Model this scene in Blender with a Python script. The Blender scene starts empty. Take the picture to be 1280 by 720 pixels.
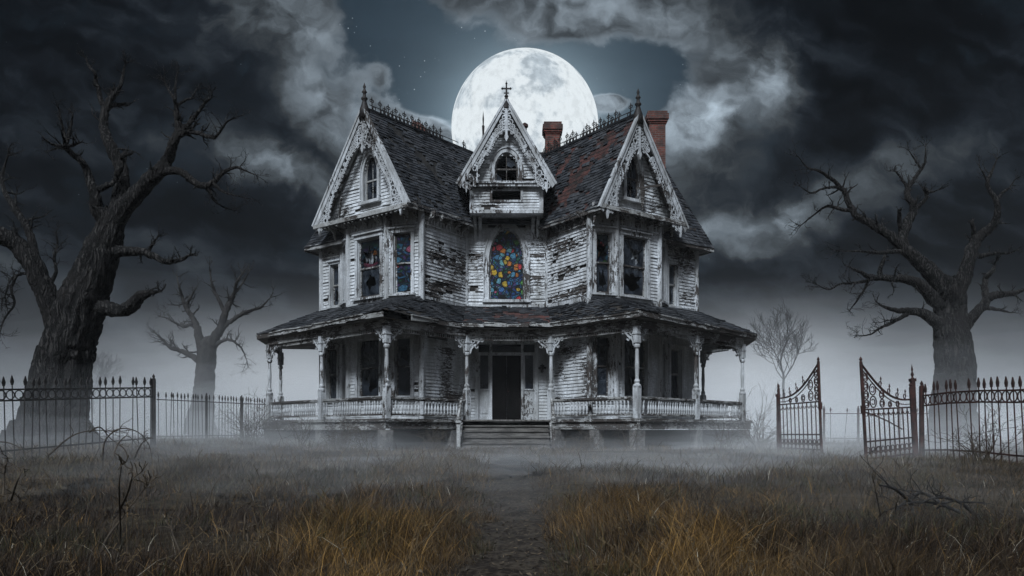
import bpy, bmesh, math, random
import numpy as np
from mathutils import Vector, Matrix, noise as mnoise

# ------------------------------------------------------------------ camera, world, light
SC = bpy.context.scene
COL = SC.collection
EYE = 0.8            # eye height
FPX = 1000.0         # focal length in photo pixels (1280 wide)
HY = 538.0           # horizon row of the photo
cam = bpy.data.cameras.new('camera')
cam.sensor_width = 36
cam.lens = FPX / 1280 * 36
cam.shift_y = (HY - 360) / 1280
cam.clip_start = 0.05
cam.clip_end = 12000
camo = bpy.data.objects.new('camera', cam)
COL.objects.link(camo)
camo.location = (0, 0, EYE)
camo.rotation_euler = (math.pi / 2, 0, 0)
SC.camera = camo
SC.view_settings.view_transform = 'Standard'
SC.view_settings.look = 'None'
SC.view_settings.exposure = 0.0
SC.view_settings.gamma = 1.0
SC.cycles.use_denoising = True
SC.cycles.max_bounces = 6
SC.cycles.diffuse_bounces = 2
SC.cycles.volume_bounces = 0
SC.cycles.transparent_max_bounces = 12


# node expression helper -------------------------------------------------
class E:
    """a socket with arithmetic"""
    nt = None

    def __init__(s, v):
        s.v = v

    @staticmethod
    def m(op, *a, clamp=False):
        n = E.nt.nodes.new('ShaderNodeMath')
        n.operation = op
        n.use_clamp = clamp
        for i, x in enumerate(a):
            x = x.v if isinstance(x, E) else x
            if isinstance(x, (int, float)):
                n.inputs[i].default_value = x
            else:
                E.nt.links.new(x, n.inputs[i])
        return E(n.outputs[0])

    def __add__(s, o): return E.m('ADD', s, o)
    __radd__ = __add__
    def __sub__(s, o): return E.m('SUBTRACT', s, o)
    def __rsub__(s, o): return E.m('SUBTRACT', o, s)
    def __mul__(s, o): return E.m('MULTIPLY', s, o)
    __rmul__ = __mul__
    def __truediv__(s, o): return E.m('DIVIDE', s, o)
    def __pow__(s, o): return E.m('POWER', s, o)


def L(a, b):
    E.nt.links.new(a.v if isinstance(a, E) else a, b)


def comb(x, y, z=0.0):
    n = E.nt.nodes.new('ShaderNodeCombineXYZ')
    for i, q in enumerate((x, y, z)):
        if isinstance(q, E): L(q, n.inputs[i])
        else: n.inputs[i].default_value = q
    return E(n.outputs[0])


def sep(v):
    n = E.nt.nodes.new('ShaderNodeSeparateXYZ')
    L(v, n.inputs[0])
    return E(n.outputs[0]), E(n.outputs[1]), E(n.outputs[2])


def noise(vec, scale=1.0, detail=4.0, rough=0.5, dist=0.0, col=False, lac=2.0):
    n = E.nt.nodes.new('ShaderNodeTexNoise')
    if vec is not None: L(vec, n.inputs['Vector'])
    n.inputs['Scale'].default_value = scale
    n.inputs['Detail'].default_value = detail
    n.inputs['Roughness'].default_value = rough
    n.inputs['Lacunarity'].default_value = lac
    n.inputs['Distortion'].default_value = dist
    return E(n.outputs['Color' if col else 'Fac'])


def voro(vec, scale=1.0, feature='F1', out='Distance', rnd=1.0):
    n = E.nt.nodes.new('ShaderNodeTexVoronoi')
    n.feature = feature
    if vec is not None: L(vec, n.inputs['Vector'])
    n.inputs['Scale'].default_value = scale
    n.inputs['Randomness'].default_value = rnd
    return E(n.outputs[out])


def sstep(x, a, b):
    n = E.nt.nodes.new('ShaderNodeMapRange')
    n.interpolation_type = 'SMOOTHSTEP'
    n.inputs[1].default_value = a
    n.inputs[2].default_value = b
    L(x, n.inputs[0])
    return E(n.outputs[0])


def mixc(f, a, b, blend='MIX'):
    n = E.nt.nodes.new('ShaderNodeMix')
    n.data_type = 'RGBA'
    n.blend_type = blend
    for i, q in ((0, f), (6, a), (7, b)):
        if isinstance(q, E): L(q, n.inputs[i])
        elif isinstance(q, tuple): n.inputs[i].default_value = (q + (1,))[:4]
        else: n.inputs[i].default_value = q
    return E(n.outputs[2])


def vscale(col, f):
    n = E.nt.nodes.new('ShaderNodeVectorMath')
    n.operation = 'SCALE'
    if isinstance(col, tuple): n.inputs[0].default_value = col
    else: L(col, n.inputs[0])
    if isinstance(f, E): L(f, n.inputs['Scale'])
    else: n.inputs['Scale'].default_value = f
    return E(n.outputs[0])


def vadd(a, b, op='ADD'):
    n = E.nt.nodes.new('ShaderNodeVectorMath')
    n.operation = op
    for i, q in enumerate((a, b)):
        if isinstance(q, E): L(q, n.inputs[i])
        else: n.inputs[i].default_value = q
    return E(n.outputs[0])


def vmul(a, b):
    return vadd(a, b, 'MULTIPLY')


# ---- world: night sky of broken cloud
world = bpy.data.worlds.new('World')
SC.world = world
world.use_nodes = True
E.nt = world.node_tree
E.nt.nodes.clear()
SUN_EL, SUN_AZ = math.radians(46), math.radians(197)      # the soft light comes from behind the viewer
tc = E.nt.nodes.new('ShaderNodeTexCoord')
dirv = E(tc.outputs['Generated'])
dx, dy, dz = sep(dirv)
dyc = E.m('MAXIMUM', dy, 0.25)
U = (dx / dyc) * 10 + 6.4
V = 5.38 - (dz / dyc) * 10
P = comb(U, V)


def blob(cx, cy, rx, ry, amp=1.0, rot=0.0, pu=None, pv=None):
    pu = U if pu is None else pu
    pv = V if pv is None else pv
    a, b = pu - cx, pv - cy
    c, s = math.cos(math.radians(rot)), math.sin(math.radians(rot))
    p = (a * (c / rx)) + (b * (s / rx))
    q = (b * (c / ry)) - (a * (s / ry))
    return E.m('EXPONENT', (p * p + q * q) * -1.0) * amp


def total(l):
    r = l[0]
    for x in l[1:]: r = r + x
    return r


warp = noise(P, 0.8, 3, 0.5, col=True)
wx, wy, _ = sep(warp)
warp2 = noise(P, 3.2, 4, 0.55, col=True)
w2x, w2y, _ = sep(warp2)
PU, PV = U + (wx - 0.5) * 1.0 + (w2x - 0.5) * 0.34, V + (wy - 0.5) * 0.8 + (w2y - 0.5) * 0.34
PW = comb(PU, PV)
n_big = noise(vmul(PW, (0.50, 0.75, 1.0)), 1.0, 8, 0.52)
n_det = noise(vmul(comb(PU, PV, 4.0), (1.5, 2.0, 1.0)), 1.0, 9, 0.60)
bil = voro(vmul(PW, (2.0, 2.6, 1.0)), 1.0, 'SMOOTH_F1')
bil2 = voro(vmul(PW, (4.6, 5.6, 1.0)), 1.0, 'SMOOTH_F1')
billow = 1.0 - (bil * 0.62 + bil2 * 0.45)
strk = noise(vmul(comb(PU * 0.92 + PV * 0.40, PV * 0.92 - PU * 0.40, 2.0), (0.42, 1.5, 1.0)), 1.0, 8, 0.55)
n_soft = noise(vmul(P, (0.35, 0.8, 1.0)), 1.0, 4, 0.5)
clear = total([blob(4.95, 0.25, 0.55, 1.0, 0.62, -8, PU, PV), blob(5.25, 1.10, 0.58, 0.45, 0.46, 20, PU, PV),
               blob(7.3, 0.95, 0.8, 0.35, 0.50, 0, PU, PV), blob(8.05, 1.05, 0.60, 0.50, 0.62, 0, PU, PV),
               blob(6.4, 1.3, 1.2, 0.9, 0.35, 0, PU, PV), blob(5.9, 0.35, 0.6, 0.5, 0.25, 0, PU, PV)])
puff = total([blob(4.85, 1.0, 0.36, 0.26, 0.62, 30), blob(5.30, 1.66, 0.6, 0.22, 0.8, 25), blob(7.64, 1.26, 0.26, 0.12, 0.8), blob(8.6, 1.6, 0.5, 0.3, 0.4), blob(7.2, 0.1, 1.3, 0.35, 0.4)])
cover = sstep(n_big * 0.65 + strk * 0.22 + n_det * 0.34 + billow * 0.16 - clear + puff, 0.36, 0.66)
dm = ((U - 6.56) * (U - 6.56) + (V - 1.60) * (V - 1.60)) ** 0.5
halo = E.m('EXPONENT', dm * dm * -0.30)
halo2 = E.m('EXPONENT', (dm - 0.9) * -2.6)
halo2m = E.m('MINIMUM', halo2, 1.0)
clear_col = vadd(vscale((0.019, 0.031, 0.044), n_soft * 1.2 + 0.5), vadd(vscale((0.032, 0.050, 0.068), halo * (n_det * 1.1 + 0.45)), vscale((0.075, 0.10, 0.115), E.m('MINIMUM', halo2, 1.0) * 1.7)))
star = voro(dirv, 130.0)
sv = noise(dirv, 60.0, 1)
stars = sstep(star, 0.10, 0.03) * sstep(sv, 0.46, 0.66) * 0.55
clear_col = vadd(clear_col, vscale((0.8, 0.9, 1.0), stars))
lit = total([
    blob(4.05, 0.95, 0.42, 0.85, 0.22, -25, PU, PV), blob(3.3, 0.15, 0.9, 0.45, 0.10, 0, PU, PV), blob(3.35, 1.95, 0.55, 0.20, 0.20, 25, PU, PV),
    blob(5.25, 1.66, 0.6, 0.25, 0.42, 20, PU, PV), blob(1.75, 1.7, 1.2, 0.45, 0.018, 15, PU, PV), blob(4.5, 2.3, 1.3, 0.45, 0.03, 10, PU, PV),
    blob(7.0, 0.15, 1.2, 0.35, 0.20, 5, PU, PV), blob(8.5, 0.35, 0.9, 0.5, 0.13, 25, PU, PV), blob(8.70, 1.55, 0.50, 0.26, 0.50, -15, PU, PV),
    blob(9.55, 1.05, 0.42, 0.42, 0.26, 0, PU, PV), blob(9.45, 2.82, 0.75, 0.22, 0.26, -12, PU, PV), blob(10.6, 2.4, 1.2, 0.24, 0.06, -22, PU, PV),
    blob(12.2, 1.8, 1.3, 0.3, 0.015, -15, PU, PV), blob(9.0, 2.2, 0.5, 0.3, 0.05, 0, PU, PV), blob(4.85, 1.0, 0.4, 0.3, 0.14), blob(7.64, 1.26, 0.3, 0.15, 0.2), blob(6.56, 1.7, 1.9, 0.9, 0.13, 0)])
dark = total([blob(0.8, 0.9, 2.0, 1.3, 0.6, 20), blob(2.4, 1.0, 0.9, 0.9, 0.3, 20), blob(11.2, 0.6, 2.0, 1.3, 0.8, 0), blob(10.2, 1.75, 1.2, 0.5, 0.75, -15),
              blob(2.6, 2.8, 1.8, 0.6, 0.5, 10), blob(11.5, 3.0, 2.0, 0.5, 0.6, -10)])
var = sstep(strk * 0.75 + n_det * 0.22 + billow * 0.10, 0.42, 0.74)
amb = (0.050 - E.m('MINIMUM', dark, 1.0) * 0.035) * (var * var * 0.95 + 0.13)
tex = sstep(billow * 0.34 + n_det * 0.70 + strk * 0.34, 0.52, 0.94)
rim = cover * (1.0 - cover) * 4.0
cl = amb + lit * (tex * 1.3 + 0.10 + rim * 0.55) + rim * halo * 0.10 + halo2m * (tex * 0.8 + 0.35) * 0.22
cloud_col = vmul(vscale((1, 1, 1), cl), (0.80, 0.97, 1.13))
cloud_col = mixc(sstep(cl, 0.0, 0.05), vmul(cloud_col, (0.86, 1.0, 1.22)), cloud_col)
front = mixc(cover, clear_col, cloud_col)
# mist glow low over the horizon
nf = noise(vmul(P, (0.35, 0.5, 1.0)), 1.0, 3)
vm = V + (nf - 0.5) * 0.9
gl = sstep(vm, 3.2, 5.6)
gl = gl ** 1.7
azf = total([blob(3.75, 5.0, 1.9, 30, 0.75), blob(9.6, 5.0, 1.9, 30, 0.85), blob(6.5, 5, 8.0, 30, 0.36)])
front = vadd(front, vscale((0.275, 0.300, 0.325), gl * azf * 2.6))
# the rest of the sky: Sky Texture, brighter behind the viewer
sky = E.nt.nodes.new('ShaderNodeTexSky')
sky.sky_type = 'NISHITA'
sky.sun_disc = False
sky.sun_elevation = SUN_EL
sky.sun_rotation = SUN_AZ
hsv = E.nt.nodes.new('ShaderNodeHueSaturation')
hsv.inputs['Saturation'].default_value = 0.55
L(sky.outputs[0], hsv.inputs['Color'])
back = vscale(E(hsv.outputs[0]), 0.062)
back = vscale(back, sstep(dz, 0.0, 0.8) * 1.35 + 0.06)
bf = sstep(dy, 0.24, -0.30)
final = mixc(bf, front, back)
bg = E.nt.nodes.new('ShaderNodeBackground')
L(final, bg.inputs[0])
bg.inputs[1].default_value = 1.0
wo = E.nt.nodes.new('ShaderNodeOutputWorld')
L(bg.outputs[0], wo.inputs[0])
world.cycles.sampling_method = 'MANUAL'
world.cycles.sample_map_resolution = 1024

sun = bpy.data.lights.new('night_light', 'SUN')
sun.energy = 3.5
sun.angle = math.radians(14)
sun.color = (0.82, 0.91, 1.0)
suno = bpy.data.objects.new('night_light', sun)
COL.objects.link(suno)
sd = Vector((math.sin(SUN_AZ) * math.cos(SUN_EL), math.cos(SUN_AZ) * math.cos(SUN_EL), math.sin(SUN_EL)))
suno.rotation_euler = (-sd).to_track_quat('-Z', 'Y').to_euler()

# ------------------------------------------------------------------ materials
def mat(name):
    m = bpy.data.materials.new(name)
    m.use_nodes = True
    E.nt = m.node_tree
    b = E.nt.nodes['Principled BSDF']
    return m, b


def texco(kind='Object'):
    n = E.nt.nodes.new('ShaderNodeTexCoord')
    return E(n.outputs[kind])


def setc(b, col):
    if isinstance(col, tuple): b.inputs['Base Color'].default_value = (col + (1,))[:4]
    else: L(col, b.inputs['Base Color'])


def bump(b, h, strength=0.5, dist=0.02):
    n = E.nt.nodes.new('ShaderNodeBump')
    n.inputs['Strength'].default_value = strength
    n.inputs['Distance'].default_value = dist
    L(h, n.inputs['Height'])
    L(n.outputs[0], b.inputs['Normal'])


def peel_material(name, uvmode, paint=(0.50, 0.52, 0.54), wood=(0.035, 0.031, 0.029), amount=0.5, grain=(1, 1, 1), fine=1.0):
    """old white paint flaking off dark weathered wood"""
    m, b = mat(name)
    v = texco('UV' if uvmode else 'Object')
    vo = texco('Object')
    st = noise(vmul(v, grain), 6.0 * fine, 5, 0.62)
    fl = noise(vo, 24.0 * fine, 3, 0.6)
    lg = noise(vo, 0.62, 4, 0.6)
    s = st * 0.55 + lg * 0.75 + fl * 0.22
    if uvmode:
        an = E.nt.nodes.new('ShaderNodeAttribute')
        an.attribute_name = 'Wear'
        s = s + E(an.outputs['Fac']) * (0.04 + st * 0.36)
    bare = sstep(s, 0.92 - amount * 0.2, 0.99 - amount * 0.2)
    dirt = noise(vmul(vo, (1.6, 1.6, 0.5)), 1.6, 5, 0.65)
    pc = mixc(sstep(dirt, 0.35, 0.66), paint, (paint[0] * 0.50, paint[1] * 0.49, paint[2] * 0.47))
    pc = mixc(sstep(fl * 0.6 + st * 0.4, 0.42, 0.56) * 0.55, pc, (paint[0] * 0.38, paint[1] * 0.37, paint[2] * 0.36))
    wc = mixc(st, (wood[0] * 0.5, wood[1] * 0.5, wood[2] * 0.5), (wood[0] * 2.4, wood[1] * 2.3, wood[2] * 2.2))
    setc(b, mixc(bare, pc, wc))
    b.inputs['Roughness'].default_value = 0.75
    b.inputs['Specular IOR Level'].default_value = 0.25
    bump(b, (bare * -1.0) + st * 0.6 + fl * 0.5, 0.7, 0.012)
    return m


def noisy(name, c1, c2, scale=3.0, rough=0.85, bumps=0.4, bscale=20.0, bd=0.02, stretch=(1, 1, 1), spec=0.3, metal=0.0, detail=6):
    m, b = mat(name)
    v = vmul(texco('Object'), stretch)
    a = noise(v, scale, detail, 0.62)
    f = noise(v, bscale, 5, 0.65)
    setc(b, mixc(sstep(a * 0.65 + f * 0.35, 0.36, 0.62), c1, c2))
    b.inputs['Roughness'].default_value = rough
    b.inputs['Specular IOR Level'].default_value = spec
    b.inputs['Metallic'].default_value = metal
    if bumps: bump(b, f + a, bumps, bd)
    return m


M = {}
M['siding'] = peel_material('peeling_clapboard', True, paint=(0.78, 0.81, 0.84), amount=0.50, grain=(0.7, 4.0, 1.0))
M['siding_sound'] = peel_material('chipped_clapboard', True, paint=(0.76, 0.79, 0.82), amount=0.30, grain=(0.7, 4.0, 1.0))
M['trim'] = peel_material('peeling_trim', False, paint=(0.66, 0.685, 0.71), amount=0.62, grain=(1.6, 1.6, 0.45), fine=1.6)
M['trim_worn'] = peel_material('worn_trim', False, paint=(0.48, 0.485, 0.48), amount=1.0, grain=(0.6, 0.6, 2.5), fine=1.4)
M['sheath'] = noisy('bare_sheathing', (0.010, 0.009, 0.008), (0.045, 0.038, 0.032), 2.0, bscale=14, stretch=(1, 1, 8))
M['deck_red0'] = noisy('rotten_roof_boards', (0.022, 0.012, 0.010), (0.12, 0.030, 0.024), 1.6, bscale=8, stretch=(1, 1, 3))
m, b = mat('rotten_roof_boards')
o = texco('Object')
x_, y_, z_ = sep(o)
a1 = noise(vmul(o, (1, 1, 3)), 1.6, 5, 0.65)
a2 = noise(o, 9.0, 5, 0.7)
bd = E.m('FRACT', z_ * 7.0 + a1 * 0.3)
gap = sstep(bd, 0.16, 0.05)
c = mixc(sstep(a1 * 0.6 + a2 * 0.45, 0.44, 0.64), (0.010, 0.007, 0.006), (0.095, 0.030, 0.024))
c = mixc(sstep(a2, 0.52, 0.66) * 0.6, c, (0.05, 0.035, 0.028))
setc(b, mixc(gap, c, (0.003, 0.003, 0.003)))
b.inputs['Roughness'].default_value = 0.9
bump(b, a2 - gap, 0.8, 0.03)
M['deck_red'] = m
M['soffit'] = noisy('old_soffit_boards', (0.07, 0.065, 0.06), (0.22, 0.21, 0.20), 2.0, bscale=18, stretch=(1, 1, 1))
M['porchfloor'] = noisy('grey_porch_boards', (0.05, 0.045, 0.04), (0.20, 0.19, 0.18), 2.0, bscale=16, stretch=(5, 1, 1))
M['step'] = noisy('weathered_steps', (0.04, 0.037, 0.033), (0.17, 0.16, 0.15), 2.5, bscale=18, stretch=(1, 5, 5))
M['pier'] = noisy('stone_pier', (0.05, 0.05, 0.05), (0.22, 0.21, 0.20), 3.0, bscale=14)
M['void'] = noisy('dark_interior', (0.012, 0.012, 0.012), (0.03, 0.028, 0.026), 2.0, bumps=0)  # near black base; also stands in for shade in open voids
M['door'] = noisy('blackened_door', (0.003, 0.003, 0.003), (0.009, 0.008, 0.008), 4.0, rough=0.8, spec=0.05)
M['iron_black'] = noisy('black_wrought_iron', (0.010, 0.010, 0.011), (0.035, 0.028, 0.025), 5.0, rough=0.6, bscale=40, bd=0.004)
M['iron_rust'] = noisy('rusty_iron', (0.014, 0.008, 0.007), (0.062, 0.025, 0.020), 5.0, rough=0.8, bscale=40, bd=0.004)
M['curtain'] = noisy('tattered_lace', (0.10, 0.11, 0.12), (0.34, 0.36, 0.38), 9.0, rough=1.0, bscale=40)

m, b = mat('dead_bark')
o = texco('Object')
wn = noise(o, 1.6, 4, 0.6, col=True)
q = vadd(o, vscale(vadd(wn, (0.5, 0.5, 0.5), 'SUBTRACT'), 0.35))
crk = voro(vmul(q, (13.0, 13.0, 1.3)), 1.0, 'DISTANCE_TO_EDGE')
crk2 = voro(vmul(q, (24.0, 24.0, 4.0)), 1.0, 'DISTANCE_TO_EDGE')
fn = noise(vmul(o, (1, 1, 0.5)), 26.0, 5, 0.65)
pl = noise(o, 1.1, 4, 0.6)
plate = sstep(crk + (fn - 0.5) * 0.25, 0.0, 0.34)
hgt = plate * 0.7 + sstep(crk2, 0.0, 0.3) * 0.25 + fn * 0.3
c = mixc(sstep(hgt, 0.25, 1.25), (0.005, 0.005, 0.005), (0.060, 0.056, 0.053))
c = mixc(sstep(pl, 0.40, 0.64) * 0.65, c, (0.016, 0.014, 0.013))
setc(b, c)
b.inputs['Roughness'].default_value = 0.9
b.inputs['Specular IOR Level'].default_value = 0.2
bump(b, hgt, 0.9, 0.06)
M['bark'] = m
M['bark_far'] = noisy('dark_bark', (0.010, 0.009, 0.009), (0.036, 0.033, 0.031), 2.0, rough=0.95, bumps=0.6, bscale=8, bd=0.05, stretch=(3, 3, 0.8))
M['twig'] = noisy('dry_twig', (0.022, 0.017, 0.013), (0.085, 0.065, 0.045), 8.0, rough=0.9, bumps=0)

# slate: each slate has its own random tone in the UV map
m, b = mat('old_slate')
u_, v_, _ = sep(texco('UV'))
o = texco('Object')
nn = noise(o, 7.0, 5, 0.6)
lg = noise(o, 0.9, 4, 0.6)
c = mixc(u_ * u_, (0.008, 0.009, 0.011), (0.052, 0.058, 0.068))
c = mixc(sstep(lg * 0.7 + nn * 0.3 + v_ * 0.14, 0.50, 0.66) * 0.55, c, (0.115, 0.117, 0.125))
c = mixc(sstep(nn, 0.35, 0.6) * 0.5, c, (0.015, 0.016, 0.018))
setc(b, c)
b.inputs['Roughness'].default_value = 0.62
b.inputs['Specular IOR Level'].default_value = 0.3
bump(b, nn, 0.6, 0.015)
M['slate'] = m

# brick
m, b = mat('old_red_brick')
x_, y_, z_ = sep(texco('Object'))
n = E.nt.nodes.new('ShaderNodeTexBrick')
L(comb(x_ + y_, z_), n.inputs['Vector'])
n.inputs['Scale'].default_value = 1.0
n.inputs['Brick Width'].default_value = 0.21
n.inputs['Row Height'].default_value = 0.075
n.inputs['Mortar Size'].default_value = 0.010
n.inputs['Color1'].default_value = (0.19, 0.050, 0.035, 1)
n.inputs['Color2'].default_value = (0.085, 0.028, 0.022, 1)
n.inputs['Mortar'].default_value = (0.13, 0.10, 0.085, 1)
so = noise(texco('Object'), 2.2, 5, 0.65)
setc(b, mixc(sstep(so, 0.42, 0.66) * 0.75, E(n.outputs[0]), (0.025, 0.020, 0.018)))
b.inputs['Roughness'].default_value = 0.9
bump(b, E(n.outputs['Fac']) * -1.0 + so * 0.4, 0.6, 0.02)
M['brick'] = m

# glass
m, b = mat('dirty_window_glass')
g1 = noise(texco('Object'), 3.5, 5, 0.6)
setc(b, mixc(sstep(g1, 0.4, 0.65), (0.010, 0.013, 0.018), (0.045, 0.055, 0.070)))
b.inputs['Roughness'].default_value = 0.22
b.inputs['Alpha'].default_value = 0.86
M['glass'] = m


def stained(name, scale, sat=1.0, dark=0.0):
    """leaded glass: round coloured blooms over small blue and green pieces"""
    m, b = mat(name)
    x, y, z = sep(texco('Object'))
    p = comb(x + y * 0.8, z)
    wc = noise(p, 5.0, 3, col=True)
    p = vadd(p, vscale(vadd(wc, (0.5, 0.5, 0.5), 'SUBTRACT'), 0.10))

    def ramp_of(f, cols):
        ramp = E.nt.nodes.new('ShaderNodeValToRGB')
        ramp.color_ramp.interpolation = 'CONSTANT'
        els = ramp.color_ramp.elements
        while len(els) < len(cols): els.new(0.5)
        for i, c in enumerate(cols):
            els[i].position = i / len(cols)
            k = 1 - dark
            els[i].color = (c[0] * k, c[1] * k, c[2] * k, 1)
        L(f, ramp.inputs[0])
        return E(ramp.outputs[0])
    c1, d1, e1 = voro(p, scale, 'F1', 'Color'), voro(p, scale), voro(p, scale, 'DISTANCE_TO_EDGE')
    c2, e2 = voro(p, scale * 2.3, 'F1', 'Color'), voro(p, scale * 2.3, 'DISTANCE_TO_EDGE')
    bloom = ramp_of(sep(c1)[0], [(0.50, 0.05, 0.06), (0.08, 0.24, 0.36), (0.55, 0.36, 0.04), (0.05, 0.14, 0.34), (0.50, 0.13, 0.22), (0.14, 0.34, 0.36), (0.52, 0.18, 0.04), (0.10, 0.28, 0.07), (0.06, 0.18, 0.30), (0.46, 0.32, 0.05), (0.12, 0.30, 0.38)])
    small = ramp_of(sep(c2)[0], [(0.010, 0.035, 0.10), (0.02, 0.09, 0.16), (0.012, 0.05, 0.07), (0.03, 0.12, 0.22), (0.02, 0.09, 0.05), (0.07, 0.04, 0.13), (0.02, 0.05, 0.15), (0.10, 0.17, 0.22)])
    petal = noise(p, 30.0, 2)
    bloom = vscale(mixc(sstep(petal + (d1 - 0.3) * 0.4, 0.42, 0.54) * 0.75, bloom, vscale(bloom, 0.22)), 1.0)
    small = mixc(sstep(e2, 0.02, 0.06), (0.006, 0.007, 0.009), small)
    dd = d1 + (petal - 0.5) * 0.12
    c = mixc(sstep(dd, 0.44, 0.41), mixc(sstep(dd, 0.56, 0.52), small, (0.004, 0.005, 0.006)), bloom)
    c = mixc(sstep(e1, 0.03, 0.08), (0.004, 0.005, 0.006), c)
    setc(b, c)
    b.inputs['Roughness'].default_value = 0.35
    b.inputs['Specular IOR Level'].default_value = 0.35
    bump(b, petal, 0.3, 0.01)
    return m


M['stained'] = stained('stained_glass', 4.6)
M['stained_dark'] = stained('darkest_stained_glass', 4.4, dark=0.80)  # same pattern, all colours scaled far down
M['stained_dim'] = stained('darker_stained_glass', 4.2, dark=0.45)  # same pattern, all colours scaled about halfway down

# ground, path
m, b = mat('dry_earth')
o = texco('Object')
a1 = noise(o, 0.25, 5, 0.6)
a2 = noise(o, 6.0, 6, 0.7)
a3 = noise(o, 40.0, 3, 0.7)
setc(b, mixc(sstep(a1 * 0.5 + a2 * 0.5, 0.40, 0.60), (0.018, 0.014, 0.010), (0.075, 0.058, 0.036)))
b.inputs['Roughness'].default_value = 1.0
b.inputs['Specular IOR Level'].default_value = 0.1
bump(b, a2 + a3 * 0.4, 1.0, 0.08)
M['earth'] = m
m, b = mat('trodden_path')
o = texco('Object')
a2 = noise(o, 5.0, 6, 0.7)
a3 = voro(o, 26.0)
setc(b, mixc(sstep(a2 * 0.7 + a3 * 0.35, 0.40, 0.66), (0.012, 0.009, 0.007), (0.050, 0.040, 0.030)))
b.inputs['Roughness'].default_value = 0.95
b.inputs['Specular IOR Level'].default_value = 0.15
bump(b, a2 + a3 * 0.3, 0.8, 0.03)
M['path'] = m

# grass: blade colour is in the colour attribute
m, b = mat('dry_grass')
at = E.nt.nodes.new('ShaderNodeVertexColor')
at.layer_name = 'Col'
L(at.outputs[0], b.inputs['Base Color'])
b.inputs['Roughness'].default_value = 0.7
b.inputs['Specular IOR Level'].default_value = 0.2
M['grass'] = m

# moon
m, b = mat('moon_surface')
o = texco('Object')
mare = noise(o, 0.0045, 3, 0.5, 0.2)
mare2 = noise(o, 0.022, 6, 0.62)
cr = voro(o, 0.05)
ray = noise(o, 0.09, 4, 0.7)
k = sstep(mare * 0.8 + mare2 * 0.28, 0.50, 0.64)
val = (1.06 - k * 0.34) - sstep(mare2, 0.46, 0.64) * 0.12 + sstep(cr, 0.16, 0.02) * 0.06 + (ray - 0.5) * 0.10
col = vmul(vscale((1, 1, 1), val), (0.80, 0.87, 0.91))
col = mixc(k, col, vmul(col, (0.90, 0.96, 1.02)))
lw = E.nt.nodes.new('ShaderNodeLayerWeight')
lw.inputs[0].default_value = 0.35
E.nt.nodes.remove(b)
em = E.nt.nodes.new('ShaderNodeEmission')
L(col, em.inputs[0])
em.inputs[1].default_value = 0.92
L(em.outputs[0], E.nt.nodes['Material Output'].inputs[0])
M['moon'] = m

# ------------------------------------------------------------------ mesh building
V3 = Vector


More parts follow.
